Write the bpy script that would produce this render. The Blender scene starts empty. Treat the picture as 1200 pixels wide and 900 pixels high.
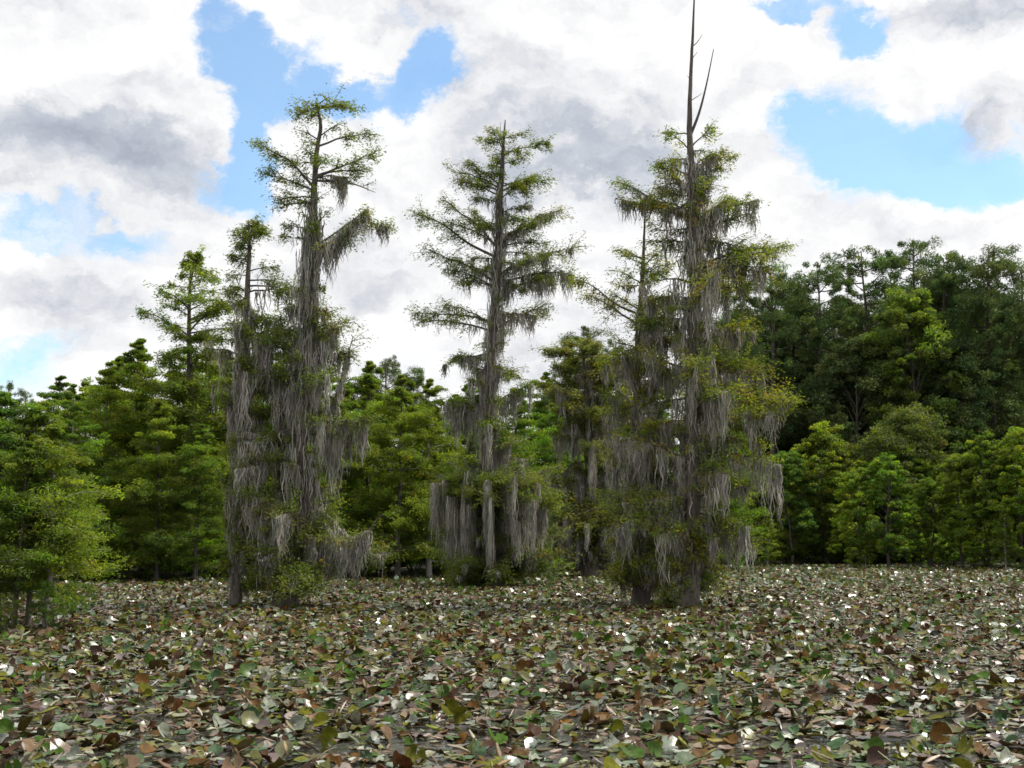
import bpy, math, random
import numpy as np
from mathutils import Vector

SEED = 11
rng = np.random.default_rng(SEED)
random.seed(SEED)
SC = bpy.context.scene
COL = SC.collection
TAU = 2 * math.pi

# ------------------------------------------------------------------ camera geometry
F = 1500.0                      # focal length in pixels of the 1200 x 900 photograph
H = 2.2                         # eye height over the water
TH = math.atan(180 / F)         # pitched up a little: horizon low in the frame
FWD = np.array([0, math.cos(TH), math.sin(TH)])
UP = np.array([0, -math.sin(TH), math.cos(TH)])
RT = np.array([1.0, 0, 0])
EYE = np.array([0, 0, H])


def ray(px, py):
    return FWD * F + RT * (px - 600) + UP * (450 - py)


def P(px, py, D):
    d = ray(px, py)
    return EYE + d * (D / d[1])


def ground(px, py):
    d = ray(px, py)
    return EYE + d * (-H / d[2])


def pxm(D):                     # metres per photograph pixel at a distance
    return D / F


# ------------------------------------------------------------------ mesh collecting
class MB:
    def __init__(s):
        s.v, s.f, s.c, s.n = [], [], [], 0

    def add(s, v, f, c=(1, 1, 1)):
        v = np.asarray(v, float).reshape(-1, 3)
        f = np.asarray(f, int)
        c = np.asarray(c, float)
        if c.ndim == 1:
            c = np.broadcast_to(c, (len(v), 3))
        s.v.append(v); s.c.append(c); s.f.append(f + s.n)
        s.n += len(v)

    def mesh(s, name, mat, origin=(0, 0, 0), smooth=True):
        me = bpy.data.meshes.new(name)
        if s.n:
            v = np.concatenate(s.v) - np.asarray(origin, float)
            c = np.concatenate(s.c)
            me.vertices.add(len(v))
            me.vertices.foreach_set('co', v.astype(np.float32).ravel())
            lp = np.concatenate([f.ravel() for f in s.f])
            tot = np.concatenate([np.full(len(f), f.shape[1]) for f in s.f])
            st = np.concatenate([[0], np.cumsum(tot)[:-1]])
            me.loops.add(len(lp))
            me.loops.foreach_set('vertex_index', lp.astype(np.int32))
            me.polygons.add(len(tot))
            me.polygons.foreach_set('loop_start', st.astype(np.int32))
            me.polygons.foreach_set('use_smooth', np.full(len(tot), smooth))
            at = me.attributes.new('tint', 'FLOAT_COLOR', 'POINT')
            at.data.foreach_set('color', np.c_[c, np.ones(len(c))].astype(np.float32).ravel())
            me.update(calc_edges=True)
        me.materials.append(mat)
        return me

    def build(s, name, mat, parent=None, origin=(0, 0, 0), smooth=True):
        o = bpy.data.objects.new(name, s.mesh(name, mat, origin, smooth))
        COL.objects.link(o)
        if parent is not None:
            o.parent = parent
        return o


def tag(o, label=None, cat=None, group=None, kind=None):
    if label: o['label'] = label
    if cat: o['category'] = cat
    if group: o['group'] = group
    if kind: o['kind'] = kind
    return o


def empty(name, loc):
    o = bpy.data.objects.new(name, None)
    o.location = loc
    o.empty_display_size = 0.3
    COL.objects.link(o)
    return o


def unit(a):
    return a / np.maximum(np.linalg.norm(a, axis=-1, keepdims=True), 1e-9)


def tube(mb, pts, rad, sides=8, col=(1, 1, 1), flute=None):
    """tapered tube along pts; flute(t, angle) multiplies the radius"""
    pts = np.asarray(pts, float); rad = np.asarray(rad, float)
    n = len(pts)
    tan = unit(np.gradient(pts, axis=0))
    ref = np.array([0.31, 0.95, 0.05]) if abs(tan[:, 2]).mean() > 0.6 else np.array([0, 0, 1.0])
    a = unit(np.cross(tan, ref)); b = np.cross(tan, a)
    ang = np.arange(sides) * TAU / sides
    R = rad[:, None] * np.ones(sides)[None]
    if flute is not None:
        R = R * flute(np.linspace(0, 1, n)[:, None], ang[None])
    v = pts[:, None] + R[..., None] * (np.cos(ang)[None, :, None] * a[:, None] + np.sin(ang)[None, :, None] * b[:, None])
    v = v.reshape(-1, 3)
    i = np.arange(n - 1)[:, None] * sides; j = np.arange(sides)[None]; k = (j + 1) % sides
    f = np.stack([i + j, i + k, i + sides + k, i + sides + j], -1).reshape(-1, 4)
    mb.add(v, f, col)
    tip = np.arange(sides) + (n - 1) * sides
    mb.add(np.vstack([v[tip], pts[-1] + tan[-1] * rad[-1]]),
           np.stack([np.arange(sides), (np.arange(sides) + 1) % sides, np.full(sides, sides)], -1), col)


def smooth_path(pts, rad, per=5, jitter=0.0):
    """Catmull-Rom through the control points"""
    pts = np.asarray(pts, float); rad = np.asarray(rad, float)
    q = np.vstack([2 * pts[0] - pts[1], pts, 2 * pts[-1] - pts[-2]])
    out, ro = [], []
    for i in range(len(pts) - 1):
        p0, p1, p2, p3 = q[i:i + 4]
        for t in np.arange(per) / per:
            out.append(0.5 * (2 * p1 + (p2 - p0) * t + (2 * p0 - 5 * p1 + 4 * p2 - p3) * t * t + (3 * p1 - p0 - 3 * p2 + p3) * t ** 3))
            ro.append(rad[i] * (1 - t) + rad[i + 1] * t)
    out.append(pts[-1]); ro.append(rad[-1])
    out = np.array(out); ro = np.array(ro)
    if jitter:
        j = rng.normal(0, 1, out.shape) * ro[:, None] * jitter
        j[0] = 0; j[-1] = 0
        out = out + j
    return out, ro


def along(path, t):
    """points and directions at fractions t of a polyline"""
    seg = np.linalg.norm(np.diff(path, axis=0), axis=1)
    s = np.concatenate([[0], np.cumsum(seg)]); s /= s[-1]
    p = np.stack([np.interp(t, s, path[:, k]) for k in range(3)], -1)
    idx = np.clip(np.searchsorted(s, t) - 1, 0, len(seg) - 1)
    return p, unit(np.diff(path, axis=0))[idx]


def leaves(mb, cen, dr, nr, ln, wd, col):
    """diamond leaf blades"""
    dr = unit(dr); sd = unit(np.cross(nr, dr)); n2 = np.cross(dr, sd)
    ln = ln[:, None]; wd = wd[:, None]
    a = cen - dr * ln * .5; b = cen + dr * ln * .5 - n2 * ln * .06
    l = cen + sd * wd * .5 + n2 * ln * .05; r = cen - sd * wd * .5 + n2 * ln * .05
    v = np.stack([a, r, b, l], 1).reshape(-1, 3)
    f = np.arange(len(v)).reshape(-1, 4)
    mb.add(v, f, np.repeat(col, 4, axis=0))


def strands(mb, st, ln, rd, col, levels=5, sway=0.07):
    """hanging three-sided strands, tapered and wavering"""
    n = len(st)
    if n == 0: return
    s = np.linspace(0, 1, levels)
    ph = rng.uniform(0, TAU, (n, 4)); am = rng.normal(0, sway, (n, 2)) * ln[:, None] * .5
    fr = rng.uniform(2, 5, (n, 2))
    wob = .05
    x = am[:, 0:1] * s ** 2 + wob * np.sin(fr[:, 0:1] * s * ln[:, None] * 2.4 + ph[:, 0:1]) * (s > 0) * (.4 + s)
    y = am[:, 1:2] * s ** 2 + wob * np.sin(fr[:, 1:2] * s * ln[:, None] * 2.4 + ph[:, 1:2]) * (s > 0) * (.4 + s)
    z = -s[None] * ln[:, None]
    c = st[:, None] + np.stack([x, y, z], -1)
    prof = np.interp(s, [0, .25, .7, 1], [.6, 1, .6, .08])
    R = rd[:, None] * prof[None] * rng.uniform(.65, 1.35, (n, levels))
    ang = ph[:, 2:3] + np.arange(3)[None] * TAU / 3
    off = np.stack([np.cos(ang), np.sin(ang), np.zeros_like(ang)], -1)
    v = c[:, :, None] + R[..., None, None] * off[:, None]
    v = v.reshape(-1, 3)
    base = (np.arange(n) * levels * 3)[:, None, None]
    i = (np.arange(levels - 1) * 3)[None, :, None]; j = np.arange(3)[None, None]; k = (j + 1) % 3
    f = np.stack([base + i + j, base + i + 3 + j, base + i + 3 + k, base + i + k], -1).reshape(-1, 4)
    mb.add(v, f, np.repeat(col, levels * 3, axis=0))


# ------------------------------------------------------------------ materials
def new_mat(name):
    m = bpy.data.materials.new(name); m.use_nodes = True
    nt = m.node_tree; nt.nodes.clear()
    out = nt.nodes.new('ShaderNodeOutputMaterial')
    return m, nt, out


def N(nt, t, **kw):
    n = nt.nodes.new(t)
    for k, v in kw.items():
        if k == 'i':
            for a, b in v.items(): n.inputs[a].default_value = b
        else: setattr(n, k, v)
    return n


def leaf_mat(name, transl=0.5, gloss=0.02, rough=0.5, var=0.22, hue=0.02, scale=0.35):
    m, nt, out = new_mat(name); L = nt.links.new
    at = N(nt, 'ShaderNodeAttribute', attribute_name='tint')
    oi = N(nt, 'ShaderNodeObjectInfo')
    geo = N(nt, 'ShaderNodeNewGeometry')
    nz = N(nt, 'ShaderNodeTexNoise', i={'Scale': scale, 'Detail': 2.0})
    L(geo.outputs['Position'], nz.inputs['Vector'])
    mr = N(nt, 'ShaderNodeMapRange', i={'From Min': .3, 'From Max': .7, 'To Min': 1 - var, 'To Max': 1 + var})
    L(nz.outputs['Fac'], mr.inputs['Value'])
    hs = N(nt, 'ShaderNodeHueSaturation')
    h = N(nt, 'ShaderNodeMapRange', i={'To Min': .5 - hue, 'To Max': .5 + hue})
    L(oi.outputs['Random'], h.inputs['Value']); L(h.outputs['Result'], hs.inputs['Hue'])
    L(mr.outputs['Result'], hs.inputs['Value']); L(at.outputs['Color'], hs.inputs['Color'])
    df = N(nt, 'ShaderNodeBsdfDiffuse'); tr = N(nt, 'ShaderNodeBsdfTranslucent')
    L(hs.outputs['Color'], df.inputs['Color'])
    br = N(nt, 'ShaderNodeMixRGB', blend_type='MULTIPLY', i={'Fac': 1.0, 'Color2': (1.5, 1.5, .5, 1)})
    L(hs.outputs['Color'], br.inputs['Color1']); L(br.outputs['Color'], tr.inputs['Color'])
    mx = N(nt, 'ShaderNodeMixShader', i={'Fac': transl})
    L(df.outputs[0], mx.inputs[1]); L(tr.outputs[0], mx.inputs[2])
    gl = N(nt, 'ShaderNodeBsdfGlossy', i={'Roughness': rough, 'Color': (.8, .85, .8, 1)})
    m2 = N(nt, 'ShaderNodeMixShader', i={'Fac': gloss})
    L(mx.outputs[0], m2.inputs[1]); L(gl.outputs[0], m2.inputs[2])
    L(m2.outputs[0], out.inputs['Surface'])
    return m


def bark_mat(name, c1, c2, zs=.25, scale=9, bump=.5):
    m, nt, out = new_mat(name); L = nt.links.new
    tc = N(nt, 'ShaderNodeNewGeometry')
    mp = N(nt, 'ShaderNodeMapping'); mp.inputs['Scale'].default_value = (1, 1, zs)
    L(tc.outputs['Position'], mp.inputs['Vector'])
    nz = N(nt, 'ShaderNodeTexNoise', i={'Scale': scale, 'Detail': 6.0, 'Roughness': .7})
    L(mp.outputs['Vector'], nz.inputs['Vector'])
    cr = N(nt, 'ShaderNodeValToRGB')
    cr.color_ramp.elements[0].position = .32; cr.color_ramp.elements[0].color = (*c1, 1)
    cr.color_ramp.elements[1].position = .68; cr.color_ramp.elements[1].color = (*c2, 1)
    L(nz.outputs['Fac'], cr.inputs['Fac'])
    bs = N(nt, 'ShaderNodeBsdfPrincipled', i={'Roughness': .9})
    bs.inputs['Specular IOR Level'].default_value = .2
    bp = N(nt, 'ShaderNodeBump', i={'Strength': bump, 'Distance': .05})
    L(nz.outputs['Fac'], bp.inputs['Height']); L(bp.outputs[0], bs.inputs['Normal'])
    L(cr.outputs['Color'], bs.inputs['Base Color']); L(bs.outputs[0], out.inputs['Surface'])
    return m


def moss_mat():
    m, nt, out = new_mat('spanish moss'); L = nt.links.new
    at = N(nt, 'ShaderNodeAttribute', attribute_name='tint')
    geo = N(nt, 'ShaderNodeNewGeometry')
    nz = N(nt, 'ShaderNodeTexNoise', i={'Scale': 1.3, 'Detail': 3.0})
    L(geo.outputs['Position'], nz.inputs['Vector'])
    mr = N(nt, 'ShaderNodeMapRange', i={'From Min': .3, 'From Max': .7, 'To Min': .75, 'To Max': 1.2})
    L(nz.outputs['Fac'], mr.inputs['Value'])
    hs = N(nt, 'ShaderNodeHueSaturation')
    L(mr.outputs['Result'], hs.inputs['Value']); L(at.outputs['Color'], hs.inputs['Color'])
    df = N(nt, 'ShaderNodeBsdfDiffuse'); tr = N(nt, 'ShaderNodeBsdfTranslucent')
    L(hs.outputs['Color'], df.inputs['Color']); L(hs.outputs['Color'], tr.inputs['Color'])
    mx = N(nt, 'ShaderNodeMixShader', i={'Fac': .42})
    L(df.outputs[0], mx.inputs[1]); L(tr.outputs[0], mx.inputs[2])
    L(mx.outputs[0], out.inputs['Surface'])
    return m


def pad_mat():
    m, nt, out = new_mat('lily pad'); L = nt.links.new
    at = N(nt, 'ShaderNodeAttribute', attribute_name='tint')
    geo = N(nt, 'ShaderNodeNewGeometry')
    nz = N(nt, 'ShaderNodeTexNoise', i={'Scale': 14.0, 'Detail': 5.0, 'Roughness': .65})
    L(geo.outputs['Position'], nz.inputs['Vector'])
    mr = N(nt, 'ShaderNodeMapRange', i={'From Min': .3, 'From Max': .7, 'To Min': .5, 'To Max': 1.5})
    L(nz.outputs['Fac'], mr.inputs['Value'])
    hs = N(nt, 'ShaderNodeHueSaturation')
    L(mr.outputs['Result'], hs.inputs['Value']); L(at.outputs['Color'], hs.inputs['Color'])
    bs = N(nt, 'ShaderNodeBsdfPrincipled')
    L(hs.outputs['Color'], bs.inputs['Base Color'])
    sp = N(nt, 'ShaderNodeSeparateColor'); L(at.outputs['Color'], sp.inputs[0])
    fr = N(nt, 'ShaderNodeMath', operation='MULTIPLY', i={1: 431.0}); L(sp.outputs[0], fr.inputs[0])
    f2 = N(nt, 'ShaderNodeMath', operation='FRACT'); L(fr.outputs[0], f2.inputs[0])
    f3 = N(nt, 'ShaderNodeMath', operation='MULTIPLY', i={1: 1.0}); L(f2.outputs[0], f3.inputs[0])
    f4 = N(nt, 'ShaderNodeMapRange', i={'To Min': .02, 'To Max': 1.0}); L(f3.outputs[0], f4.inputs['Value'])
    L(f4.outputs[0], bs.inputs['Specular IOR Level'])
    ct = N(nt, 'ShaderNodeMapRange', i={'From Min': .35, 'To Max': .7}); L(f3.outputs[0], ct.inputs['Value']); L(ct.outputs[0], bs.inputs['Coat Weight'])   # wet, waxy skin
    bs.inputs['Coat Roughness'].default_value = .27; bs.inputs['Coat IOR'].default_value = 1.6
    rr = N(nt, 'ShaderNodeMapRange', i={'To Min': .65, 'To Max': .28})
    L(f3.outputs[0], rr.inputs['Value']); L(rr.outputs[0], bs.inputs['Roughness'])
    bs.inputs['IOR'].default_value = 1.5
    bp = N(nt, 'ShaderNodeBump', i={'Strength': .35, 'Distance': .02})
    L(nz.outputs['Fac'], bp.inputs['Height']); L(bp.outputs[0], bs.inputs['Normal'])
    tr = N(nt, 'ShaderNodeBsdfTranslucent'); L(hs.outputs['Color'], tr.inputs['Color'])
    mx = N(nt, 'ShaderNodeMixShader', i={'Fac': .18}); L(bs.outputs[0], mx.inputs[1]); L(tr.outputs[0], mx.inputs[2])
    L(mx.outputs[0], out.inputs['Surface'])
    return m


def water_mat():
    m, nt, out = new_mat('dark water'); L = nt.links.new
    geo = N(nt, 'ShaderNodeNewGeometry')
    nz = N(nt, 'ShaderNodeTexNoise', i={'Scale': 5.0, 'Detail': 3.0})
    L(geo.outputs['Position'], nz.inputs['Vector'])
    bs = N(nt, 'ShaderNodeBsdfPrincipled', i={'Base Color': (.016, .013, .008, 1), 'Roughness': .12})
    bs.inputs['IOR'].default_value = 1.33
    bs.inputs['Specular IOR Level'].default_value = .8
    bs.inputs['Coat Weight'].default_value = 1.0; bs.inputs['Coat Roughness'].default_value = .12; bs.inputs['Coat IOR'].default_value = 1.6   # extra coat, added to brighten the sky reflections
    bp = N(nt, 'ShaderNodeBump', i={'Strength': .8, 'Distance': .08})
    L(nz.outputs['Fac'], bp.inputs['Height']); L(bp.outputs[0], bs.inputs['Normal'])
    L(bs.outputs[0], out.inputs['Surface'])
    return m


def soil_mat():
    m, nt, out = new_mat('forest floor'); L = nt.links.new
    geo = N(nt, 'ShaderNodeNewGeometry')
    nz = N(nt, 'ShaderNodeTexNoise', i={'Scale': 1.2, 'Detail': 8.0})
    L(geo.outputs['Position'], nz.inputs['Vector'])
    cr = N(nt, 'ShaderNodeValToRGB')
    cr.color_ramp.elements[0].position = .35; cr.color_ramp.elements[0].color = (.02, .016, .01, 1)
    cr.color_ramp.elements[1].position = .7; cr.color_ramp.elements[1].color = (.045, .05, .02, 1)
    L(nz.outputs['Fac'], cr.inputs['Fac'])
    bs = N(nt, 'ShaderNodeBsdfPrincipled', i={'Roughness': 1.0})
    L(cr.outputs['Color'], bs.inputs['Base Color']); L(bs.outputs[0], out.inputs['Surface'])
    return m


PAD_ROUGH = (.14, .34)
M_FOL = leaf_mat('cypress foliage')
M_BUSH = leaf_mat('young foliage', transl=.6, var=.35, hue=.02)
M_PINE = leaf_mat('pine needles', transl=.3, gloss=.02, var=.3, hue=.015)
M_BARK = bark_mat('cypress bark', (.03, .025, .021), (.13, .112, .095))
M_DEAD = bark_mat('weathered dead wood', (.03, .027, .027), (.11, .10, .1))
M_PBARK = bark_mat('pale sapling bark', (.14, .13, .115), (.36, .34, .31))
M_MOSS = moss_mat()
M_PAD = pad_mat()
M_WATER = water_mat()
M_SOIL = soil_mat()


def palette(cols, w, n, spread=.18):
    cols = np.array(cols); w = np.array(w, float); w /= w.sum()
    c = cols[rng.choice(len(cols), n, p=w)]
    return np.clip(c * (1 + rng.normal(0, spread, (n, 1))) * (1 + rng.normal(0, spread * .35, (n, 3))), .004, .9)


CY = [(.10, .135, .018), (.075, .105, .016), (.13, .165, .018), (.17, .15, .018)]
CYW = [5, 4, 3, .6]
MOSSC = [(.51, .49, .43), (.44, .42, .365), (.58, .56, .50), (.32, .30, .26)]
MOSSW = [5, 4, 3, 2]

# ------------------------------------------------------------------ cypress limbs


def limb_path(S, T, rise=.12, k=7, crook=.05):
    L = np.linalg.norm(T - S)
    M = (S + T) / 2 + np.array([0, 0, rise * L]) + rng.normal(0, crook * L, 3) * np.array([1, 1, .5])
    t = np.linspace(0, 1, k)[:, None]
    p = (1 - t) ** 2 * S + 2 * t * (1 - t) * M + t * t * T
    j = rng.normal(0, .012 * L, p.shape); j[0] = 0; j[-1] = 0
    return p + j


def spray(fol, wood, path, amount, tint, leaf=(.13, .033), t0=.25, tw_len=None, per=28, flat=.7):
    """side twigs of a limb and the feathery leaflets on them"""
    L = np.linalg.norm(np.diff(path, axis=0), axis=1).sum()
    n = max(3, int(amount * (4 + L * 6.5)))
    nc = max(3, int(2.5 + L * 1.8))
    cl = t0 + (1 - t0) * (np.arange(nc) + rng.uniform(.1, .9, nc)) / nc
    t = np.clip(cl[rng.integers(0, nc, n)] + rng.normal(0, .035, n), 0, 1)
    p, d = along(path, t)
    csz = np.interp(t, cl, rng.uniform(.55, 1.35, nc))
    side = rng.choice([-1, 1], n)
    a = np.arctan2(d[:, 1], d[:, 0]) + side * rng.uniform(.4, 1.5, n)
    up = rng.normal(.05, .42, n)
    td = unit(np.stack([np.cos(a), np.sin(a), up], -1))
    base = min(1.1, .28 + .16 * L) if tw_len is None else tw_len
    tl = 1.18 * base * csz * rng.uniform(.4, 1.5, n) * (1.2 - .5 * t)
    for i in range(n):
        if tl[i] > .25:
            q = np.stack([p[i], p[i] + td[i] * tl[i] * .55 + [0, 0, .04 * tl[i]], p[i] + td[i] * tl[i]])
            tube(wood, q, np.array([.011, .008, .003]) * (1 + .4 * base), 3)
    m = per
    s = rng.uniform(.15, 1.05, (n, m))
    c = p[:, None] + td[:, None] * (tl[:, None] * s)[..., None]
    c = c + rng.normal(0, 1, (n, m, 3)) * np.array([.12, .12, .11]) * (.5 + base * .6)
    c[..., 2] -= .05 * s
    la = a[:, None] + rng.choice([-1, 1], (n, m)) * rng.uniform(.2, 1.3, (n, m))
    ld = np.stack([np.cos(la), np.sin(la), rng.normal(-.18, .45, (n, m))], -1)
    nr = unit(np.stack([rng.normal(0, flat, (n, m)), rng.normal(0, flat, (n, m)), np.ones((n, m))], -1))
    k = n * m
    keep = rng.uniform(0, 1, k) < .93
    c, ld, nr = c.reshape(-1, 3)[keep], ld.reshape(-1, 3)[keep], nr.reshape(-1, 3)[keep]
    k = len(c)
    pal, w = tint
    tc = np.repeat(palette(pal, w, n, .15), m, axis=0)[keep] * (1 + rng.normal(0, .12, (k, 1)))
    leaves(fol, c, ld, nr, leaf[0] * rng.uniform(.6, 1.35, k), leaf[1] * rng.uniform(.7, 1.4, k), np.clip(tc, .004, .6))


def drape(mb, path, amount, length, t0=.1, t1=1.0, spread=.09, clumps=None, pal=(MOSSC, MOSSW), rad=.018, full=False):
    """moss hanging from a limb in clumps of unequal length"""
    L = np.linalg.norm(np.diff(path, axis=0), axis=1).sum() * (t1 - t0)
    nc = max(1, int(L * 3.2)) if clumps is None else clumps
    tcs = rng.uniform(t0, t1, nc)
    for tc in tcs:
        ns = max(3, int(rng.uniform(.5, 1.5) * 16 * amount))
        cl = length * (rng.uniform(.55, 1.08) if full else rng.uniform(.3, 1.1))
        gg = rng.normal(0, 1, ns)
        tt = np.clip(tc + gg * spread * 1.5 / max(L, .6), 0, 1)
        p, _ = along(path, tt)
        p = p + rng.normal(0, spread * .55, (ns, 3)) * np.array([1, 1, .25])
        ln = cl * rng.uniform(.35, 1.0, ns) * np.exp(-.35 * gg ** 2) + .08
        if full: ln = cl * rng.uniform(.4, 1.0, ns)
        ctint = rng.uniform(.75, 1.15)
        strands(mb, p, ln, rad * rng.uniform(.5, 1.5, ns), palette(*pal, ns, .12) * ctint, levels=7 if length > 1 else 5)


def shag(mb, path, rad, amount, length, t0, t1, pal=(MOSSC, MOSSW), r=.016, off=1.15):
    """moss hanging on the bark of a trunk"""
    n = int(amount * .9)
    t = rng.uniform(t0, t1, n)
    p, _ = along(path, t)
    seg = np.concatenate([[0], np.cumsum(np.linalg.norm(np.diff(path, axis=0), axis=1))]); seg /= seg[-1]
    rr = np.interp(t, seg, rad)
    a = rng.uniform(0, TAU, n)
    e = rr * off + np.abs(rng.normal(0, .1, n))
    p = p + np.stack([np.cos(a) * e, np.sin(a) * e, np.zeros(n)], -1)
    strands(mb, p, length * rng.uniform(.25, 1.15, n), r * rng.uniform(.5, 1.5, n), palette(*pal, n, .15), levels=6, sway=.05)


class Cypress:
    """one moss hung cypress: trunk (> moss), limbs (> foliage, moss)"""

    def __init__(s, label, D, trunk, name='cypress_tree', group=None, flare=1.9, tint=(CY, CYW), leaf=(.13, .033), mat=None):
        s.D, s.k, s.tint, s.leaf = D, pxm(D), tint, leaf
        s.base = P(trunk[0][0], trunk[0][1], D); s.base[2] = -.05
        s.root = tag(empty(name, s.base), label, 'tree', group)
        pts = [P(x, y, D) for x, y, r in trunk]; pts[0][2] = -.15
        y0 = np.cumsum(rng.normal(0, .12, len(pts))); y0 -= y0[0]
        for p, q in zip(pts, y0): p[1] += q
        s.path, s.rad = smooth_path(pts, [r * s.k for _, _, r in trunk], 6, .06)
        n = len(s.path)
        hz = s.path[:, 2]

        def flute(t, a):
            w = np.clip(1 - hz / 2.2, 0, 1)[:, None] ** 1.6
            return 1 + w * ((flare - 1) * (.75 + .35 * np.sin(5 * a + 1.3) + .2 * np.sin(3 * a))) + .07 * np.sin(7 * a + 6 * t)
        mb = MB()
        tube(mb, s.path, s.rad, 16, flute=flute)
        s.trunk = mb.build('trunk', mat or M_BARK, s.root, s.base)
        s.zs = hz

    def at_py(s, py):
        """trunk axis point where it crosses a photograph row"""
        pz = P(600, py, s.D)[2]
        i = np.argmin(abs(s.path[:, 2] - pz))
        return np.array([np.interp(pz, s.path[:, 2], s.path[:, 0]), np.interp(pz, s.path[:, 2], s.path[:, 1]), pz]), s.rad[i]

    def shag(s, y0, y1, n, length):
        a, b = s.at_py(y0)[0][2], s.at_py(y1)[0][2]
        z = s.path[:, 2]
        seg = np.concatenate([[0], np.cumsum(np.linalg.norm(np.diff(s.path, axis=0), axis=1))]); seg /= seg[-1]
        t = sorted([np.interp(a, z, seg), np.interp(b, z, seg)])
        mb = MB(); shag(mb, s.path, s.rad, n, length, *t)
        mb.build('moss_drape', M_MOSS, s.trunk, s.base)

    def limb(s, y0, tip, dy=0.0, fol=1.0, moss=0.0, mlen=1.0, r=None, via=None, rise=.12, t0=.25, start=None, mt=(.1, 1.0), mat=None, tw=None, per=28, spread=.09, clumps=None):
        S = s.at_py(y0)[0] if start is None else P(*start, s.D)
        if start is not None: S[1] = s.at_py(start[1])[0][1]
        yd = s.at_py(y0)[0][1]
        T = P(tip[0], tip[1], s.D) + 0; T[1] = yd + dy
        if via is not None:
            V = [P(x, y, s.D) for x, y in via]
            for i, q in enumerate(V): q[1] = yd + dy * (i + 1) / (len(V) + 1)
            path, _ = smooth_path([S, *V, T], [1] * (len(V) + 2), 4)
        else:
            path = limb_path(S, T, rise)
        return s.limb_on(path, fol, moss, mlen, r, t0, mt, mat, tw, per, spread, clumps)

    def limb_on(s, path, fol, moss, mlen, r=None, t0=.25, mt=(.1, 1.0), mat=None, tw=None, per=28, spread=.09, clumps=None, full=False):
        L = np.linalg.norm(np.diff(path, axis=0), axis=1).sum()
        if r is None: r = .014 + .014 * L
        wood, fo, mo = MB(), MB(), MB()
        tube(wood, path, np.linspace(r, max(.006, r * .22), len(path)), 6)
        if fol > 0: spray(fo, wood, path, fol, s.tint, s.leaf, t0, tw, per)
        if moss > 0: drape(mo, path, moss, mlen, mt[0], mt[1], spread=spread, clumps=clumps, full=full)
        lo = wood.build('limb', mat or M_BARK, s.root, s.base)
        if fo.n: fo.build('foliage', M_FOL, lo, s.base, smooth=False)
        if mo.n: mo.build('moss_drape', M_MOSS, lo, s.base)
        return lo

    def fill(s, n, prof, rise=.1, up=.1, t0=.25, per=28, az=None, gap=0.0, full=False):
        """limbs all round the trunk: prof rows (py, left px, right px, foliage, moss, moss length m)"""
        prof = np.array(prof, float)
        for i in range(n):
            py = prof[0, 0] + (prof[-1, 0] - prof[0, 0]) * (i + rng.uniform(0, 1)) / n
            xl, xr, fo, mo, ml = [np.interp(py, prof[:, 0], prof[:, c]) for c in range(1, 6)]
            S, r0 = s.at_py(py)
            a = (i * 2.399 + rng.normal(0, .9)) if az is None else rng.uniform(*az)
            sx = math.cos(a)
            px0 = 600 + S[0] / s.k
            w = .5 + .5 * sx
            ext = ((xr - px0) * w + (px0 - xl) * (1 - w)) * s.k
            ln = max(.35, ext) * rng.uniform(.45, 1.1)
            open_side = math.sin(a) < -.35 and abs(sx) < .9 and rng.uniform() < gap      # limbs lost on one side: the stem shows
            if open_side: ln *= .5
            T = S + np.array([sx * ln, math.sin(a) * ln, ln * rng.normal(up, .22)])
            if T[2] < .25: T[2] = rng.uniform(.25, .7)
            s.limb_on(limb_path(S, T, rise), fo * rng.uniform(.6, 1.4) * (.45 if open_side else 1), mo * rng.uniform(.3, 1.7) * (.12 if open_side else 1), min(ml * rng.uniform(.6, 1.3), max(.3, T[2] - .05)), t0=t0, per=per, full=full, mt=(.35, 1) if full else (.1, 1))


# ================================================================== mossy cypresses
DA = ground(345, 712)[1]
DB = ground(573, 687)[1]
DC = ground(800, 712)[1]
DC3 = ground(690, 676)[1]

A = Cypress('tall leaning cypress with flat-topped crown and a moss-wrapped trunk, tallest on the left', DA,
            [(334, 712, 12), (338, 685, 11), (343, 645, 10.5), (355, 605, 10), (361, 565, 9.5), (354, 520, 9), (357, 470, 8.5), (362, 420, 8),
             (360, 370, 7.5), (361, 320, 6.5), (365, 265, 5), (367, 215, 3.6), (370, 170, 2.6), (374, 145, 2.2), (370, 120, 1.2)], flare=1.5)
A.limb(122, (344, 132), .1, 1.7, tw=.5); A.limb(124, (412, 128), -.2, 1.8, tw=.5); A.limb(128, (362, 126), .6, 1.5, tw=.5); A.limb(126, (378, 130), -.7, 1.6, tw=.5)
A.limb(119, (372, 104), .1, .12, via=[(379, 112)])
A.limb(168, (432, 150), .3, 1.2, t0=.45, tw=.4); A.limb(160, (345, 152), -.4, .5)
A.limb(207, (441, 180), -.3, 1.3, t0=.3, tw=.5); A.limb(204, (432, 194), .5, 1.0, t0=.4, tw=.5)
A.limb(218, (300, 160), .4, 1.5, t0=.3, tw=.5); A.limb(222, (312, 205), -.5, 1.6, t0=.2, tw=.55); A.limb(230, (322, 226), .5, 1.2, tw=.5)
A.limb(190, (340, 182), .7, .8, tw=.4); A.limb(235, (330, 244), -.3, .7); A.limb(198, (385, 196), -1.0, .8)
A.limb(208, (402, 204), .1, .2, 3.2, 1.35, mt=(.92, 1.0), spread=.07, clumps=5)
A.limb(209, (438, 221), .2, .05, via=[(408, 211)])
A.limb(262, (372, 216), -.3, .2, 1.2, .9)
A.limb(292, (452, 262), .2, 1.1, 1.3, 1.2, via=[(388, 282), (418, 258)], t0=.5, tw=.6)
A.limb(290, (432, 248), -.5, 1.2, 1.2, 1.1, via=[(390, 276)], t0=.5, tw=.6)
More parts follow.
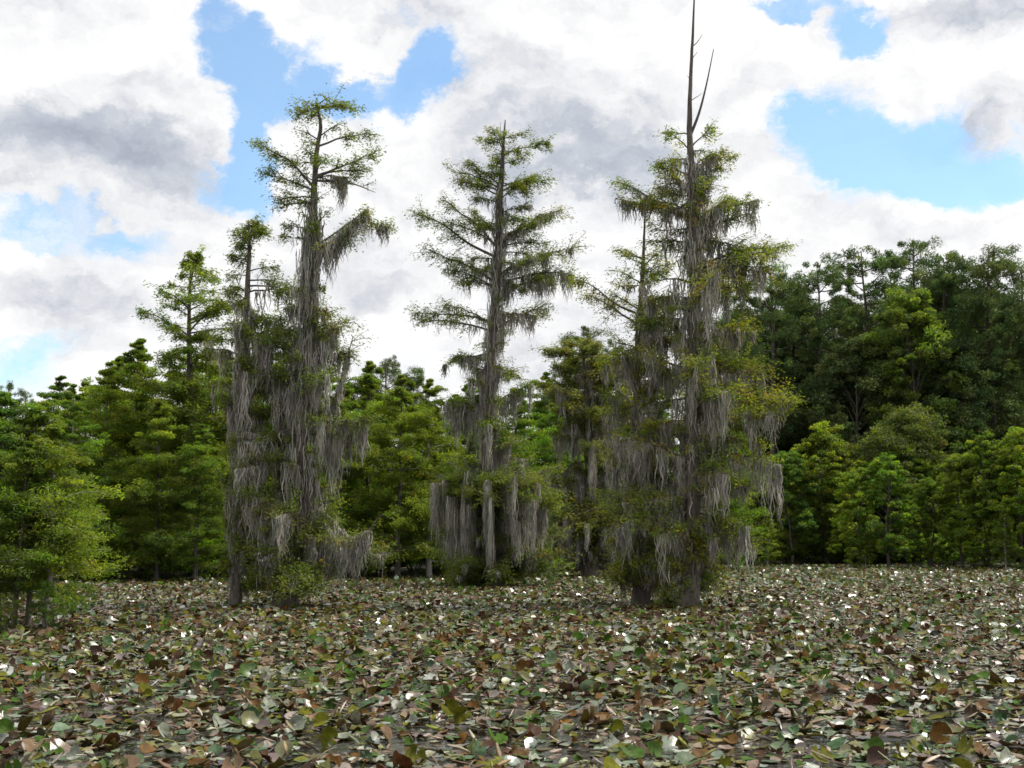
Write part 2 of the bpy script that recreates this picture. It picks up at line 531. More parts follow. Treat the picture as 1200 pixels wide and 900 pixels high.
A.limb(300, (412, 268), .2, .9, 3.2, 2.4, via=[(382, 288)], mt=(.5, 1), t0=.5)
A.limb(305, (398, 275), -.3, .5, 2.4, 1.9, mt=(.4, 1))
A.limb(268, (326, 258), .4, .6, .3, .5, t0=.4); A.limb(282, (333, 280), -.4, .6, .4, .7)
A.shag(238, 300, 230, 1.3); A.shag(262, 420, 520, 1.9); A.shag(400, 560, 240, 1.5)
A.limb(390, (414, 374), .2, .7, 1.4, 1.6, t0=.4); A.limb(392, (398, 385), -.5, .8, 1.6, 1.8)
A.limb(486, (412, 392), .2, .12, 2.2, .9, via=[(386, 476), (397, 448)], r=.07, mt=(.3, 1), t0=.7)
A.limb(500, (434, 490), -.3, 1.5, 1.9, 1.7, via=[(392, 494)], t0=.4); A.limb(505, (424, 500), .5, 1.3, 1.7, 1.6, t0=.3)
A.limb(510, (397, 512), -.2, .5, 1.2, 2.8, mt=(.75, 1), clumps=3)
A.limb(592, (408, 652), -.3, 0.05, 3.0, 1.6, via=[(372, 604), (388, 626)], r=.06, mt=(.05, .95), rise=0, clumps=26)
A.limb(592, (420, 640), .4, 0.4, 2.6, 1.4, via=[(376, 600), (398, 622)], r=.05, mt=(.1, 1), clumps=18)
A.limb(626, (432, 622), -.5, .9, 2.6, 1.4, via=[(400, 634)], mt=(.3, 1), t0=.5, clumps=14)
A.limb(640, (455, 648), .2, 1.2, .7, .7, via=[(410, 650)], t0=.6)
A.limb(655, (378, 690), -1.4, 1.6, .8, .4); A.limb(655, (330, 688), -1.5, 1.7, .8, .4); A.limb(650, (302, 668), -.8, 1.5, 1.2, .8)
A.limb(660, (352, 692), -2.0, 1.8, .5, .3); A.limb(640, (318, 655), -1.6, 1.5, 1.5, .9)
A.fill(22, [(330, 312, 392, 1.0, 1.0, 1.2), (400, 295, 405, 1.5, 1.4, 1.6), (470, 280, 412, 1.4, 1.6, 2.0)], gap=.35)
A.fill(26, [(440, 290, 400, 1.1, 1.6, 2.0), (560, 278, 394, .9, 1.6, 1.8), (650, 275, 398, 1.6, 1.4, 1.4)], gap=.85)

A2 = Cypress('slimmer moss-draped cypress close beside the leaning flat-topped one, its straight stem bearded to the water', DA + .9,
             [(276, 710, 6), (279, 650, 5.5), (281, 580, 5.5), (284, 500, 5), (288, 400, 4.5), (290, 330, 3), (291, 290, 2), (289, 256, .8)], flare=1.4)
A2.fill(26, [(264, 278, 304, .8, 0, .4), (300, 262, 326, .9, .15, .6), (340, 246, 346, 1.0, .5, 1.0), (385, 240, 346, 1.1, 1.0, 1.4), (420, 244, 342, 1.0, 1.5, 1.8)], per=27)
A2.fill(34, [(420, 240, 334, 1.7, 1.5, 1.8), (500, 256, 328, 1.3, 1.8, 2.3), (600, 260, 328, 1.0, 1.6, 2.0), (675, 264, 322, 1.4, 1.2, .8)], per=27)
A2.limb(520, (268, 530), -.4, .3, 1.4, 1.6); A2.limb(556, (262, 570), .3, .3, 1.2, 1.6)
A2.shag(350, 640, 330, 2.0)

B = Cypress('tall pointed cypress in the middle, standing over a skirt of hanging moss', DB,
            [(573, 688, 12), (572, 640, 8), (570, 560, 6.5), (572, 480, 6.2), (576, 400, 5.8), (582, 330, 5.4), (585, 270, 4.8), (585, 232, 4.2), (588, 200, 3), (590, 165, 1.9), (592, 136, .6)], flare=1.7, leaf=(.155, .04))
B.limb(172, (586, 141), -.1, .05, rise=0)
B.limb(166, (561, 160), .2, 1.3, tw=.6); B.limb(180, (641, 168), -.3, 1.4, t0=.4, tw=.6); B.limb(190, (615, 178), .5, 1.1); B.limb(160, (610, 152), .4, 1.0, tw=.5); B.limb(172, (575, 150), -.6, 1.2, tw=.5)
B.limb(218, (530, 197), .3, 1.6, t0=.2, tw=.7); B.limb(214, (548, 190), -.6, 1.4, tw=.7); B.limb(222, (646, 208), -.2, 1.6, t0=.2, tw=.7); B.limb(216, (634, 198), .7, 1.3, tw=.7); B.limb(226, (540, 216), -.9, 1.3)
B.limb(232, (610, 222), -1.2, 1.3); B.limb(200, (580, 196), 1.2, 1.2)
B.limb(300, (484, 246), .2, 1.5, via=[(548, 282), (516, 258)], t0=.35, tw=.9); B.limb(290, (520, 236), -.7, 1.3, tw=.8); B.limb(280, (552, 240), .7, 1.1)
B.limb(282, (659, 240), .3, 1.3, .7, .9, tw=.8); B.limb(286, (640, 258), -.7, 1.2, 1.0, 1.1, tw=.8); B.limb(290, (622, 250), .8, 1.0, .7, 1.0)
B.limb(330, (500, 292), .3, 1.4, .3, .8, tw=.9); B.limb(334, (520, 318), -.8, 1.2, .5, .9)
B.limb(322, (670, 290), -.2, 1.6, 1.3, 1.3, tw=.9); B.limb(332, (672, 318), .4, 1.6, 1.8, 1.6, tw=.9); B.limb(340, (648, 332), -.8, 1.4, 2.0, 1.9); B.limb(328, (630, 306), -1.4, 1.4, 1.3, 1.4)
B.limb(376, (482, 364), .3, 1.2, .2, .7, via=[(545, 368)], tw=.8, t0=.3); B.limb(388, (494, 378), -.6, 1.0, .4, 1.0, tw=.7); B.limb(380, (520, 352), .7, .9, .4, .9)
B.limb(370, (640, 372), -.3, .8, 1.8, 1.5)
B.shag(225, 300, 190, 1.2); B.shag(290, 470, 260, 2.0); B.shag(450, 580, 170, 2.0)
B.fill(22, [(150, 572, 610, .8, 0, .4), (240, 530, 640, 1.0, .3, .8), (390, 500, 650, 1.0, .9, 1.2)], per=20, gap=.6)
B.fill(30, [(395, 505, 625, .8, 1.5, 1.8), (450, 500, 630, 1.0, 1.7, 2.1), (520, 512, 640, 1.1, 1.5, 2.1), (560, 520, 640, .9, 1.4, 2.0)], gap=.6)
B.fill(44, [(566, 508, 662, 1.5, 4.2, 3.3), (592, 506, 660, 1.3, 4.2, 3.0)], rise=.05, up=.03)
B.fill(30, [(622, 515, 658, 1.4, 2.2, 1.3), (674, 515, 655, 1.9, .8, .4)], rise=.05, up=-.02)

CYY = ([(.125, .16, .02), (.09, .125, .016), (.19, .20, .02), (.23, .185, .02)], [5, 4, 3, 1])
C = Cypress('tallest cypress, on the right, with a bare dead spire above its moss-hung limbs', DC,
            [(799, 712, 14), (806, 680, 11), (811, 640, 9.3), (811, 560, 8.5), (810, 500, 8), (812, 450, 8), (815, 350, 7.2), (816, 270, 6.2), (814, 210, 5), (812, 150, 3.4), (812, 100, 2.4), (815, 40, 1.7), (817, -22, .8)], flare=1.6, tint=CYY)
C.limb(152, (841, 46), .1, 0, via=[(823, 124), (832, 90)], r=.06, rise=0, mat=M_DEAD)
C.limb(45, (827, 29), .1, 0, rise=0, mat=M_DEAD, r=.02); C.limb(110, (827, 99), .1, 0, rise=0, mat=M_DEAD, r=.02); C.limb(86, (808, 82), -.2, 0, rise=0, mat=M_DEAD, r=.018); C.limb(60, (820, 54), -.2, 0, rise=0, mat=M_DEAD, r=.015)
C.limb(166, (844, 136), .3, .9, t0=.4, tw=.4); C.limb(168, (784, 150), -.3, 1.0, tw=.45); C.limb(150, (778, 143), .5, .1)
C.limb(192, (866, 174), .2, 1.1, 1.1, 1.2, tw=.4); C.limb(190, (846, 176), -.6, 1.1, 1.2, 1.1, tw=.4); C.limb(200, (770, 186), .3, 1.3, .7, .8, tw=.5); C.limb(215, (780, 206), -.6, 1.0, 1.4, .8)
C.limb(252, (724, 206), .3, 1.3, .5, .7, via=[(772, 232), (744, 214)], t0=.3, tw=.5); C.limb(256, (722, 231), -.2, 1.3, 1.0, .9, via=[(770, 240)], t0=.4, tw=.4); C.limb(246, (760, 222), .8, 1.2, .8, .8)
C.limb(260, (889, 232), -.2, 1.2, 1.3, 1.4, tw=.45); C.limb(256, (870, 226), .5, 1.2, 1.1, 1.3, tw=.5); C.limb(264, (850, 238), -.8, 1.1, 1.3, 1.4); C.limb(272, (884, 246), .2, .8, .9, 1.2, t0=.5)
C.limb(312, (922, 286), .3, 1.5, .5, .7, via=[(868, 292)], t0=.35, tw=.6); C.limb(316, (905, 300), -.5, 1.5, .7, .9, tw=.6); C.limb(322, (898, 318), .2, 1.0, 1.8, 1.8)
C.shag(175, 300, 230, 1.2); C.shag(240, 400, 230, 1.5)
C.fill(26, [(200, 775, 860, .8, .8, .9), (300, 762, 890, .9, 1.2, 1.4), (350, 745, 902, 1.0, 1.4, 1.6)], gap=.85)
C.fill(26, [(345, 742, 908, 1.5, 1.8, 1.9), (420, 735, 910, 1.5, 1.8, 1.9), (470, 730, 930, 1.6, 1.7, 1.8)], gap=.85)
C.fill(28, [(470, 730, 926, 1.3, 2.0, 1.9), (540, 720, 914, 1.2, 2.0, 1.9), (600, 715, 898, 1.2, 1.8, 1.5)], gap=.85)
C.fill(8, [(610, 712, 880, 1.5, 1.2, 1.2), (668, 720, 870, 1.5, .8, .6)], az=(3.3, 6.1), gap=.85)
C.limb(478, (928, 472), -.3, 1.5, 1.0, 1.0, tw=.6, t0=.5); C.limb(530, (910, 545), -.2, .8, 2.0, 2.8, mt=(.8, 1), clumps=4)
C.limb(610, (868, 618), -1.2, 1.7, 1.4, 1.8); C.limb(600, (880, 640), -.4, 1.5, 1.4, 1.5); C.limb(612, (858, 628), -.7, 1.5, 2.0, 1.9)
C.limb(585, (745, 590), -1.0, 1.7, 1.4, 1.6); C.limb(600, (722, 618), -1.4, 1.8, 1.2, 1.3); C.limb(590, (710, 596), -.6, 1.7, .8, .9); C.limb(625, (762, 628), -1.6, 1.3, 1.6, 1.5)
C.limb(662, (775, 684), -.6, 1.3, 1.5, .7); C.limb(660, (830, 676), .5, .9, 1.2, .7)

C2 = Cypress('thin-topped mossy cypress with pale twiggy crown, pressed against the left side of the tallest one', DC + 1.6,
             [(752, 700, 9), (751, 640, 7), (747, 560, 6), (748, 470, 5.5), (750, 400, 4.5), (754, 330, 2.6), (757, 280, 1.6), (758, 240, .7)], flare=1.5, tint=CYY)
C2.limb(250, (762, 248), .1, .3)
C2.limb(300, (728, 286), .3, .9, tw=.45); C2.limb(320, (788, 304), .2, .8, tw=.45); C2.limb(308, (778, 290), -.4, .7, tw=.4); C2.limb(330, (725, 318), -.5, .9, tw=.5)
C2.limb(366, (676, 322), .2, 1.2, .1, .5, via=[(722, 352), (698, 332)], t0=.4, tw=.6); C2.limb(380, (688, 346), -.5, 1.1, .2, .5, tw=.6); C2.limb(360, (716, 338), .6, .9)
C2.fill(24, [(290, 735, 785, .7, .1, .5), (350, 705, 795, .9, .5, .8), (400, 690, 800, 1.1, 1.4, 1.5), (450, 690, 800, 1.0, 1.6, 1.8)], per=27)
C2.fill(32, [(450, 690, 800, 1.2, 1.8, 1.8), (540, 685, 800, .9, 2.1, 2.0), (620, 696, 800, 1.2, 1.6, 1.6), (680, 705, 785, 2.2, .8, .5)], per=27)

CYB = ([(.105, .125, .03), (.08, .105, .026), (.135, .14, .03), (.17, .13, .03)], [5, 4, 3, .8])
C3 = Cypress('broad brownish cypress further back between the middle tree and the tallest one', DC3,
             [(693, 678, 8), (692, 600, 6), (690, 520, 5.5), (688, 470, 4), (685, 425, 2), (683, 398, .8)], flare=1.6, tint=CYB, leaf=(.19, .055))
C3.fill(40, [(402, 655, 712, 1.3, 0, .5), (422, 632, 738, 1.7, .2, .6), (450, 624, 745, 1.9, .7, 1.2), (500, 626, 750, 1.6, 1.6, 2.2)], per=28)
C3.fill(34, [(500, 636, 745, 1.1, 1.9, 2.6), (560, 638, 745, .9, 2.0, 2.8), (618, 645, 735, 2.4, 1.8, 2.2), (645, 648, 730, 2.2, 1.6, 1.6)], per=27)

DA3 = 70.5
A3 = Cypress('spire-topped cypress without moss rising behind the left mossy pair', DA3,
             [(226, 674, 6), (225, 560, 4.8), (224, 440, 3.4), (223, 360, 2), (224, 296, .5)], flare=1.3, leaf=(.22, .065), tint=([(.12, .17, .022), (.09, .135, .02), (.15, .2, .024)], [4, 3, 2]))
A3.fill(60, [(304, 212, 238, .5, 0, .4), (330, 190, 262, .55, 0, .4), (370, 160, 288, .8, 0, .4), (420, 162, 288, 1.6, 0, .4), (520, 160, 290, 1.6, 0, .4)], per=20)
A3.fill(20, [(520, 170, 285, 1.6, 0, .4), (640, 180, 275, 1.6, 0, .4)], per=27)


A.fill(20, [(600, 282, 398, .9, 2.0, 2.6), (672, 282, 398, 1.6, 1.8, 1.2)], up=-.02, gap=.85)
A.fill(12, [(672, 300, 395, 2.4, .8, .5), (694, 305, 390, 2.6, .4, .3)], up=.02, gap=.35)
A.fill(14, [(400, 285, 370, 1.2, 1.8, 2.0), (620, 275, 370, .9, 1.9, 2.2)], az=(2.4, 3.9), gap=.35)
A2.fill(14, [(600, 262, 322, .8, 2.2, 2.6), (690, 264, 318, 1.2, 1.4, .8)], up=-.02)
C.fill(16, [(620, 735, 880, 1.5, 2.2, 2.4), (680, 750, 862, 2.0, 1.4, 1.0)], up=-.02, gap=.85)
C.fill(10, [(676, 770, 836, 2.2, 1.0, .6), (698, 775, 832, 2.4, .5, .3)], up=.02, gap=.85)
C2.fill(18, [(610, 700, 800, 1.2, 2.4, 2.4), (690, 715, 790, 2.2, 1.4, .8)], up=-.02)
C3.fill(18, [(600, 642, 742, 1.2, 2.6, 3.0), (660, 652, 732, 2.2, 1.8, 1.4)], up=-.02)


B.fill(34, [(568, 508, 662, 1.7, 2.3, 3.6), (600, 508, 660, 1.5, 2.3, 3.2)], rise=.05, up=.03, full=True)
B.fill(10, [(676, 525, 650, 2.2, .4, .4), (684, 530, 640, 2.2, .2, .3)], up=.02)
C3.fill(14, [(612, 640, 742, 1.0, 2.6, 2.6), (630, 645, 740, .9, 2.6, 2.2)], full=True)
C2.fill(12, [(600, 700, 800, .9, 2.2, 2.4), (640, 705, 795, 1.0, 2.2, 1.8)], full=True)
A.fill(10, [(600, 282, 396, .8, 2.0, 2.4), (640, 285, 396, .9, 2.0, 1.6)], full=True)
A2.fill(10, [(560, 262, 322, .7, 2.0, 2.6), (640, 266, 320, .9, 2.0, 1.6)], full=True)
A2.fill(12, [(258, 282, 297, .8, 0, .3), (285, 268, 314, .9, .1, .4)], up=.3)
A3.fill(12, [(299, 217, 231, .7, 0, .3), (320, 205, 246, .7, 0, .4)], up=.3)


A.fill(9, [(150, 352, 392, .8, 0, .4), (215, 325, 410, .9, .2, .5), (275, 335, 405, .8, .8, .8)])
B.fill(12, [(170, 565, 618, .8, .1, .4), (230, 545, 632, .9, .5, .7), (330, 520, 650, .9, .9, 1.0)], up=-.05)
C.fill(14, [(165, 790, 842, .8, .6, .7), (220, 760, 868, .9, .9, 1.0), (310, 750, 895, .9, 1.0, 1.2)], up=-.08)


# ================================================================== trees of the woods: prototypes
def crown_leaves(mb, cen, n, spread, leaf, tint, up=.6):
    """n leaf blades round each clump centre (cen: K x 3, spread: K or K x 3)"""
    K = len(cen)
    spread = np.broadcast_to(np.asarray(spread, float), (K, 3)) if np.ndim(spread) < 2 else spread
    d = rng.normal(0, 1, (K, n, 3)); d = unit(d) * (rng.uniform(0, 1, (K, n, 1)) ** .45)
    c = cen[:, None] + d * spread[:, None]
    nr = unit(d * .7 + rng.normal(0, .6, (K, n, 3)) + np.array([0, 0, up]))
    dr = rng.normal(0, 1, (K, n, 3)) + np.array([0, 0, -.25])
    k = K * n
    col = np.repeat(palette(*tint, K, .16), n, axis=0) * (1 + rng.normal(0, .13, (k, 1)))
    leaves(mb, c.reshape(-1, 3), dr.reshape(-1, 3), nr.reshape(-1, 3), leaf[0] * rng.uniform(.6, 1.3, k), leaf[1] * rng.uniform(.6, 1.3, k), np.clip(col, .004, .6))


G1 = ([(.095, .15, .016), (.075, .125, .014), (.12, .175, .018), (.145, .18, .018)], [4, 4, 3, 1])
G2 = ([(.10, .165, .012), (.08, .135, .012), (.135, .195, .013), (.09, .15, .014)], [4, 3, 2, 2])
G3 = ([(.07, .105, .034), (.055, .088, .03), (.088, .125, .038), (.098, .125, .034)], [4, 4, 2, 1])
GOL = ([(.085, .10, .025), (.07, .085, .024), (.10, .115, .028)], [4, 3, 2])


def proto_cypress(h=12.0, w=2.4, nl=62, leaf=(.19, .052), tint=G1, per=62, bare=.06, lean=.03):
    """young cypress of layered, drooping, feathery limbs"""
    tr, cr = MB(), MB()
    zz = np.linspace(0, h, 12)
    pth = np.stack([np.cumsum(rng.normal(0, lean, 12)), np.cumsum(rng.normal(0, lean, 12)), zz], -1); pth[:, :2] -= pth[0, :2]
    pth[0, 2] = -.3
    tube(tr, pth, np.interp(zz / h, [0, .1, 1], [.02 * h * .7, .011 * h, .012]), 8)
    for i in range(nl):
        u = bare + (1 - bare) * ((i + rng.uniform()) / nl) ** .9
        z = u * h
        S = np.array([np.interp(z, zz, pth[:, 0]), np.interp(z, zz, pth[:, 1]), z])
        a = i * 2.399 + rng.normal(0, .8)
        prof = np.interp(u, [0, .12, .3, .6, .85, 1.0], [.8, 1.0, 1.0, .76, .42, .07])
        ln = w * prof * rng.uniform(.45, 1.25)
        T = S + np.array([math.cos(a) * ln, math.sin(a) * ln, ln * rng.normal(.2, .22)])
        path = limb_path(S, T, .1, 5)
        tube(tr, path, np.linspace(.016 + .01 * ln, .006, 5), 4)
        n = max(5, int(2 + ln * 5))
        t = .2 + .8 * rng.uniform(0, 1, n) ** .7
        p, d = along(path, t)
        p = p + rng.normal(0, 1, p.shape) * np.array([.3, .3, .16]) * ln * .55
        crown_leaves(cr, p, per, np.array([.45, .45, .26]) * (.3 + .34 * min(ln, 2)), leaf, tint, up=.7)
    return tr, cr


def proto_round(h=11.0, w=3.4, lumps=34, leaf=(.21, .105), tint=G2, z0=.08, top=1.0, fine=12, per=72):
    """broadleaf tree: limbs carrying uneven lumps of leaves"""
    tr, cr = MB(), MB()
    zz = np.linspace(0, h * .8, 8)
    pth = np.stack([np.cumsum(rng.normal(0, .12, 8)), np.cumsum(rng.normal(0, .12, 8)), zz], -1); pth[:, :2] -= pth[0, :2]; pth[0, 2] = -.3
    tube(tr, pth, np.interp(zz / h, [0, .1, .8], [.019 * h, .013 * h, .03]), 8)
    for i in range(lumps):
        u = z0 + (top - z0) * ((i + rng.uniform()) / lumps) ** .85
        a = i * 2.399 + rng.normal(0, .5)
        prof = np.interp(u, [0, .15, .4, .7, .9, 1.0], [.7, .92, 1.0, .8, .5, .12])
        rr = w * prof * rng.uniform(.5, 1.0)
        c = np.array([math.cos(a) * rr, math.sin(a) * rr, u * h * .96])
        zS = max(.05, min(.78, u * .75)) * h
        S = np.array([np.interp(zS, zz, pth[:, 0]), np.interp(zS, zz, pth[:, 1]), zS])
        tube(tr, limb_path(S, c, .08, 5), np.linspace(.035, .01, 5), 4)
        R = rng.uniform(.75, 1.35) * w * .3
        d = unit(rng.normal(0, 1, (fine, 3)) + np.array([0, 0, .25]))
        sub = c + d * R * rng.uniform(.45, 1.0, (fine, 1)) * np.array([1, 1, .75])
        crown_leaves(cr, sub, per, np.array([.5, .5, .3]) * w * .24 * rng.uniform(.7, 1.4), leaf, tint, up=.6)
    return tr, cr


def proto_pine(h=28.0, w=4.6, nl=44, leaf=(.38, .075), tint=G3, bare=.42, per=85):
    """tall pine: bare pole below, open plates of needle tufts above"""
    tr, cr = MB(), MB()
    zz = np.linspace(0, h * .97, 12)
    pth = np.stack([np.cumsum(rng.normal(0, .12, 12)), np.cumsum(rng.normal(0, .12, 12)), zz], -1); pth[:, :2] -= pth[0, :2]; pth[0, 2] = -.3
    tube(tr, pth, np.interp(zz / h, [0, .6, 1], [.3, .2, .03]), 8)
    for i in range(nl):
        u = bare + (1 - bare) * (i + rng.uniform()) / nl
        z = u * h * .96
        S = np.array([np.interp(z, zz, pth[:, 0]), np.interp(z, zz, pth[:, 1]), z])
        a = i * 2.399 + rng.normal(0, .6)
        v = (u - bare) / (1 - bare)
        ln = w * np.interp(v, [0, .25, .6, .85, 1], [.55, .95, 1, .7, .28]) * rng.uniform(.45, 1.15)
        T = S + np.array([math.cos(a) * ln, math.sin(a) * ln, ln * rng.normal(.3, .28)])
        path = limb_path(S, T, -.05, 6)
        tube(tr, path, np.linspace(.07, .015, 6), 4)
        n = max(4, int(ln * 2.6))
        t = .4 + .6 * rng.uniform(0, 1, n) ** .7
        p, d = along(path, t)
        p = p + rng.normal(0, 1, p.shape) * np.array([.55, .55, .45])
        crown_leaves(cr, p, per, np.array([.62, .62, .55]) * rng.uniform(.55, 1.25), leaf, tint, up=.3)
    return tr, cr


def proto_shrub(h=3.0, w=2.0, tint=G2, leaf=(.2, .1)):
    tr, cr = MB(), MB()
    for i in range(7):
        a = rng.uniform(0, TAU); T = np.array([math.cos(a) * w * .5, math.sin(a) * w * .5, h * rng.uniform(.5, .9)])
        tube(tr, limb_path(np.array([math.cos(a) * .1, math.sin(a) * .1, -.1]), T, .1, 5), np.linspace(.03, .008, 5), 4)
    K = 60
    d = unit(rng.normal(0, 1, (K, 3))) * rng.uniform(.3, 1, (K, 1))
    c = np.array([0, 0, h * .5]) + d * np.array([w, w, h * .48])
    crown_leaves(cr, c, 45, np.array([.45, .45, .25]) * w * .35, leaf, tint)
    return tr, cr


def store(p, crown_mat, bark=M_BARK, hgt=1.0):
    tr, cr = p
    return (tr.mesh('trunk', bark), cr.mesh('crown', crown_mat, smooth=False), hgt)


PC = [store(proto_cypress(12, rng.uniform(2.1, 2.8)), M_BUSH, M_PBARK if k == 1 else M_BARK, 12.) for k in range(5)]
G2B = ([(.085, .135, .016), (.065, .11, .014), (.11, .155, .018)], [4, 3, 2])
G2C = ([(.13, .17, .016), (.105, .145, .014), (.16, .185, .018)], [4, 3, 2])
PR = [store(proto_round(11, rng.uniform(2.8, 3.6), tint=q, lumps=l), M_BUSH, M_BARK, 11.) for q, l in ((G2B, 34), (G2C, 42), (G2, 30), (G1, 38))]
POL = [store(proto_round(11, 4.2, tint=GOL, lumps=40), M_BUSH, M_BARK, 11.)]
PP = [store(proto_pine(28, rng.uniform(5.0, 6.2), bare=b), M_PINE, M_BARK, 28.) for b in (.34, .42, .5, .38)]
PLG = [store(proto_round(16, 3.4, tint=([(.08, .13, .02), (.06, .105, .018), (.1, .155, .022)], [3, 3, 2]), lumps=50, z0=.04), M_BUSH, M_BARK, 16.)]
PDK = [store(proto_round(16, 3.8, tint=G3, lumps=44, z0=.1), M_PINE, M_BARK, 16.) for k in range(2)]
PS = [store(proto_shrub(), M_BUSH, M_BARK, 3.) for k in range(2)]


def place(proto, px, D, top, label, name, group=None, wide=1.0, cat='tree', z=0.0):
    tm, cm, hp = proto
    b = P(px, 600, D); b[2] = z
    h = P(px, top, D)[2] - z
    root = tag(empty(name, b), label, cat, group)
    s = h / hp
    root.scale = (s * wide, s * wide, s); root.rotation_euler = (0, 0, rng.uniform(0, TAU))
    for nm, me in (('trunk', tm), ('crown', cm)):
        o = bpy.data.objects.new(nm, me); COL.objects.link(o); o.parent = root
    return root


pick = lambda L: L[int(rng.integers(len(L)))]

# left bank, front row (each told apart)
for px, D, top, wd, lab in [
    (80, 66, 452, 1.15, 'young green cypress on the far bank just right of the left-edge thicket'),
    (118, 70, 428, 1.1, 'bright green cypress at the far bank, second behind the left-edge thicket'),
    (152, 72, 396, 1.15, 'feathery green cypress topping the low wood left of the mossy pair'),
    (186, 67, 470, 1.2, 'low lime green cypress in front of the wood, left of the spire-topped cypress'),
    (232, 66, 500, 1.2, 'low layered cypress in front of the spire-topped one, left of the mossy stems'),
    (262, 74, 408, 1.15, 'dense green cypress tucked behind the slim bearded cypress'),
    (322, 78, 412, 1.2, 'green cypress mostly hidden behind the leaning flat-topped cypress'),
    (398, 72, 450, 1.2, 'mid green cypress showing right of the leaning mossy trunk'),
    (428, 74, 424, 1.15, 'lit green cypress between the left mossy pair and the middle tree, the taller one'),
    (466, 70, 440, 1.2, 'dark-footed bushy cypress just left of the middle pointed tree'),
    (504, 72, 446, 1.2, 'green cypress whose crown meets the left limbs of the middle tree'),
    (548, 76, 452, 1.2, 'green cypress standing directly behind the middle mossy tree'),
    (606, 78, 455, 1.2, 'green cypress showing right of the middle trunk above its moss skirt'),
    (640, 82, 438, 1.2, 'yellow-green cypress in the gap between the middle tree and the brownish one'),
    (668, 90, 470, 1.2, 'pale green cypress low behind the brownish cypress'),
]:
    place(pick(PC), px, D, top, lab, 'young_cypress', 'young cypresses along the left bank', wd)

# left bank, the wood behind
tl = lambda x: np.interp(x, [-150, 0, 60, 150, 215, 300, 430, 520, 640, 720, 800, 880], [440, 468, 440, 404, 400, 405, 428, 440, 440, 440, 450, 470])
for i, x in enumerate(np.arange(-140, 880, 34)):
    if x < 0 : D = rng.uniform(58, 74)
    else: D = rng.uniform(84, 100)
    place(pick(PC), x + rng.uniform(-8, 8), D, tl(x) + rng.uniform(2, 34),
          'green tree of the wood behind the row on the left and middle bank', 'woodland_tree', 'wood behind the left bank', 1.3)
# low growth at the foot of the left wood
for i, x in enumerate(np.arange(-60, 900, 30)):
    D = np.interp(x, [-60, 0, 150, 300, 520, 600, 700, 900], [65, 65, 67, 71, 77, 81, 91, 109]) + rng.uniform(0, 1.5)
    place(pick(PS), x + rng.uniform(-8, 8), D, rng.uniform(598, 632), 'dark leafy shrub at the foot of the left and middle wood', 'shrub', 'shrubs under the left wood', 1.3, 'shrub')

# distant pine tops over the left wood
place(PP[2], 452, 135, 418, 'small dark pine top peeping over the wood left of the middle tree', 'pine_tree', 'distant pines')
place(PP[0], 690, 125, 378, 'dark round pine top between the middle tree and the tallest one', 'pine_tree', 'distant pines')
place(PP[1], 4, 130, 446, 'small dark pine top over the wood at the left edge', 'pine_tree', 'distant pines')
place(PP[3], 484, 140, 428, 'lower distant pine top right beside the middle tree', 'pine_tree', 'distant pines')

# right bank, front row of broadleaf bushes
for px, D, top, wd, lab, pr in [
    (884, 104, 540, 1.0, 'bushy green tree at the far bank just right of the tallest mossy tree', 1),
    (926, 104, 528, 1.0, 'rounded green tree on the right bank, beside the long moss strands', 0),
    (968, 106, 500, 1.15, 'bright lime green tree on the right bank, left of the olive dome', 1),
    (1006, 97, 548, 1.0, 'low bright tree on the right bank in front of the olive dome, left side', 2),
    (1040, 95, 536, 1.0, 'pointed mid green tree in front of the olive dome, right side', 3),
    (1092, 96, 560, 1.05, 'low dark green tree on the right bank below the olive dome', 0),
    (1126, 94, 532, 1.0, 'leafy green tree on the right bank, first right of the olive dome', 2),
    (1158, 93, 512, 1.0, 'tall bright green tree near the right edge of the bank', 3),
    (1196, 91, 506, 1.05, 'green tree cut by the right edge of the picture', 1),
]:
    place(PR[pr], px, D, top, lab, 'broadleaf_tree', 'broadleaf trees on the right bank', wd)
place(POL[0], 1062, 108, 480, 'olive dome-shaped tree standing over the right bank row', 'broadleaf_tree', 'broadleaf trees on the right bank', 1.05)
for px, D, top, lab in [(1176, 88.5, 590, 'slender pale-stemmed sapling at the right end of the bank'), (898, 101, 596, 'white-stemmed sapling by the water right of the tallest tree'),
                        (1012, 96, 610, 'small thin sapling at the water below the lime green tree')]:
    place(PC[1], px, D, top, lab, 'sapling', 'saplings on the right bank', .95)
for i, x in enumerate(np.arange(868, 1400, 30)):
    D = np.interp(x, [868, 1200, 1400], [112, 101, 95]) + rng.uniform(0, 4)
    place(pick(PR), x + rng.uniform(-8, 8), D, rng.uniform(520, 560), 'green broadleaf tree in the second row of the right bank', 'broadleaf_tree', 'second row of the right bank', 1.15)
for i, x in enumerate(np.arange(1225, 1420, 36)):
    place(pick(PR), x, 88, rng.uniform(510, 540), 'green broadleaf tree beyond the right edge of the bank row', 'broadleaf_tree', 'row beyond the right edge', 1.0)
for i, x in enumerate(np.arange(872, 1300, 24)):
    D = np.interp(x, [868, 900, 1050, 1200, 1300], [107, 108.5, 103.5, 92.5, 89.5]) + rng.uniform(0, 2)
    place(pick(PS), x + rng.uniform(-8, 8), D, rng.uniform(610, 640), 'dark leafy shrub under the right bank trees', 'shrub', 'shrubs under the right bank', 1.2, 'shrub')

for i, x in enumerate(np.arange(-100, 1330, 36)):
    D = np.interp(x, [-100, 0, 520, 700, 900, 1050, 1330], [74, 76, 92, 104, 122, 116, 104])
    place(pick(PS), x + rng.uniform(-8, 8), D + rng.uniform(0, 3), rng.uniform(585, 612), 'dense dark undergrowth bush inside the wood behind the shore trees', 'shrub', 'undergrowth inside the woods', 1.4, 'shrub')

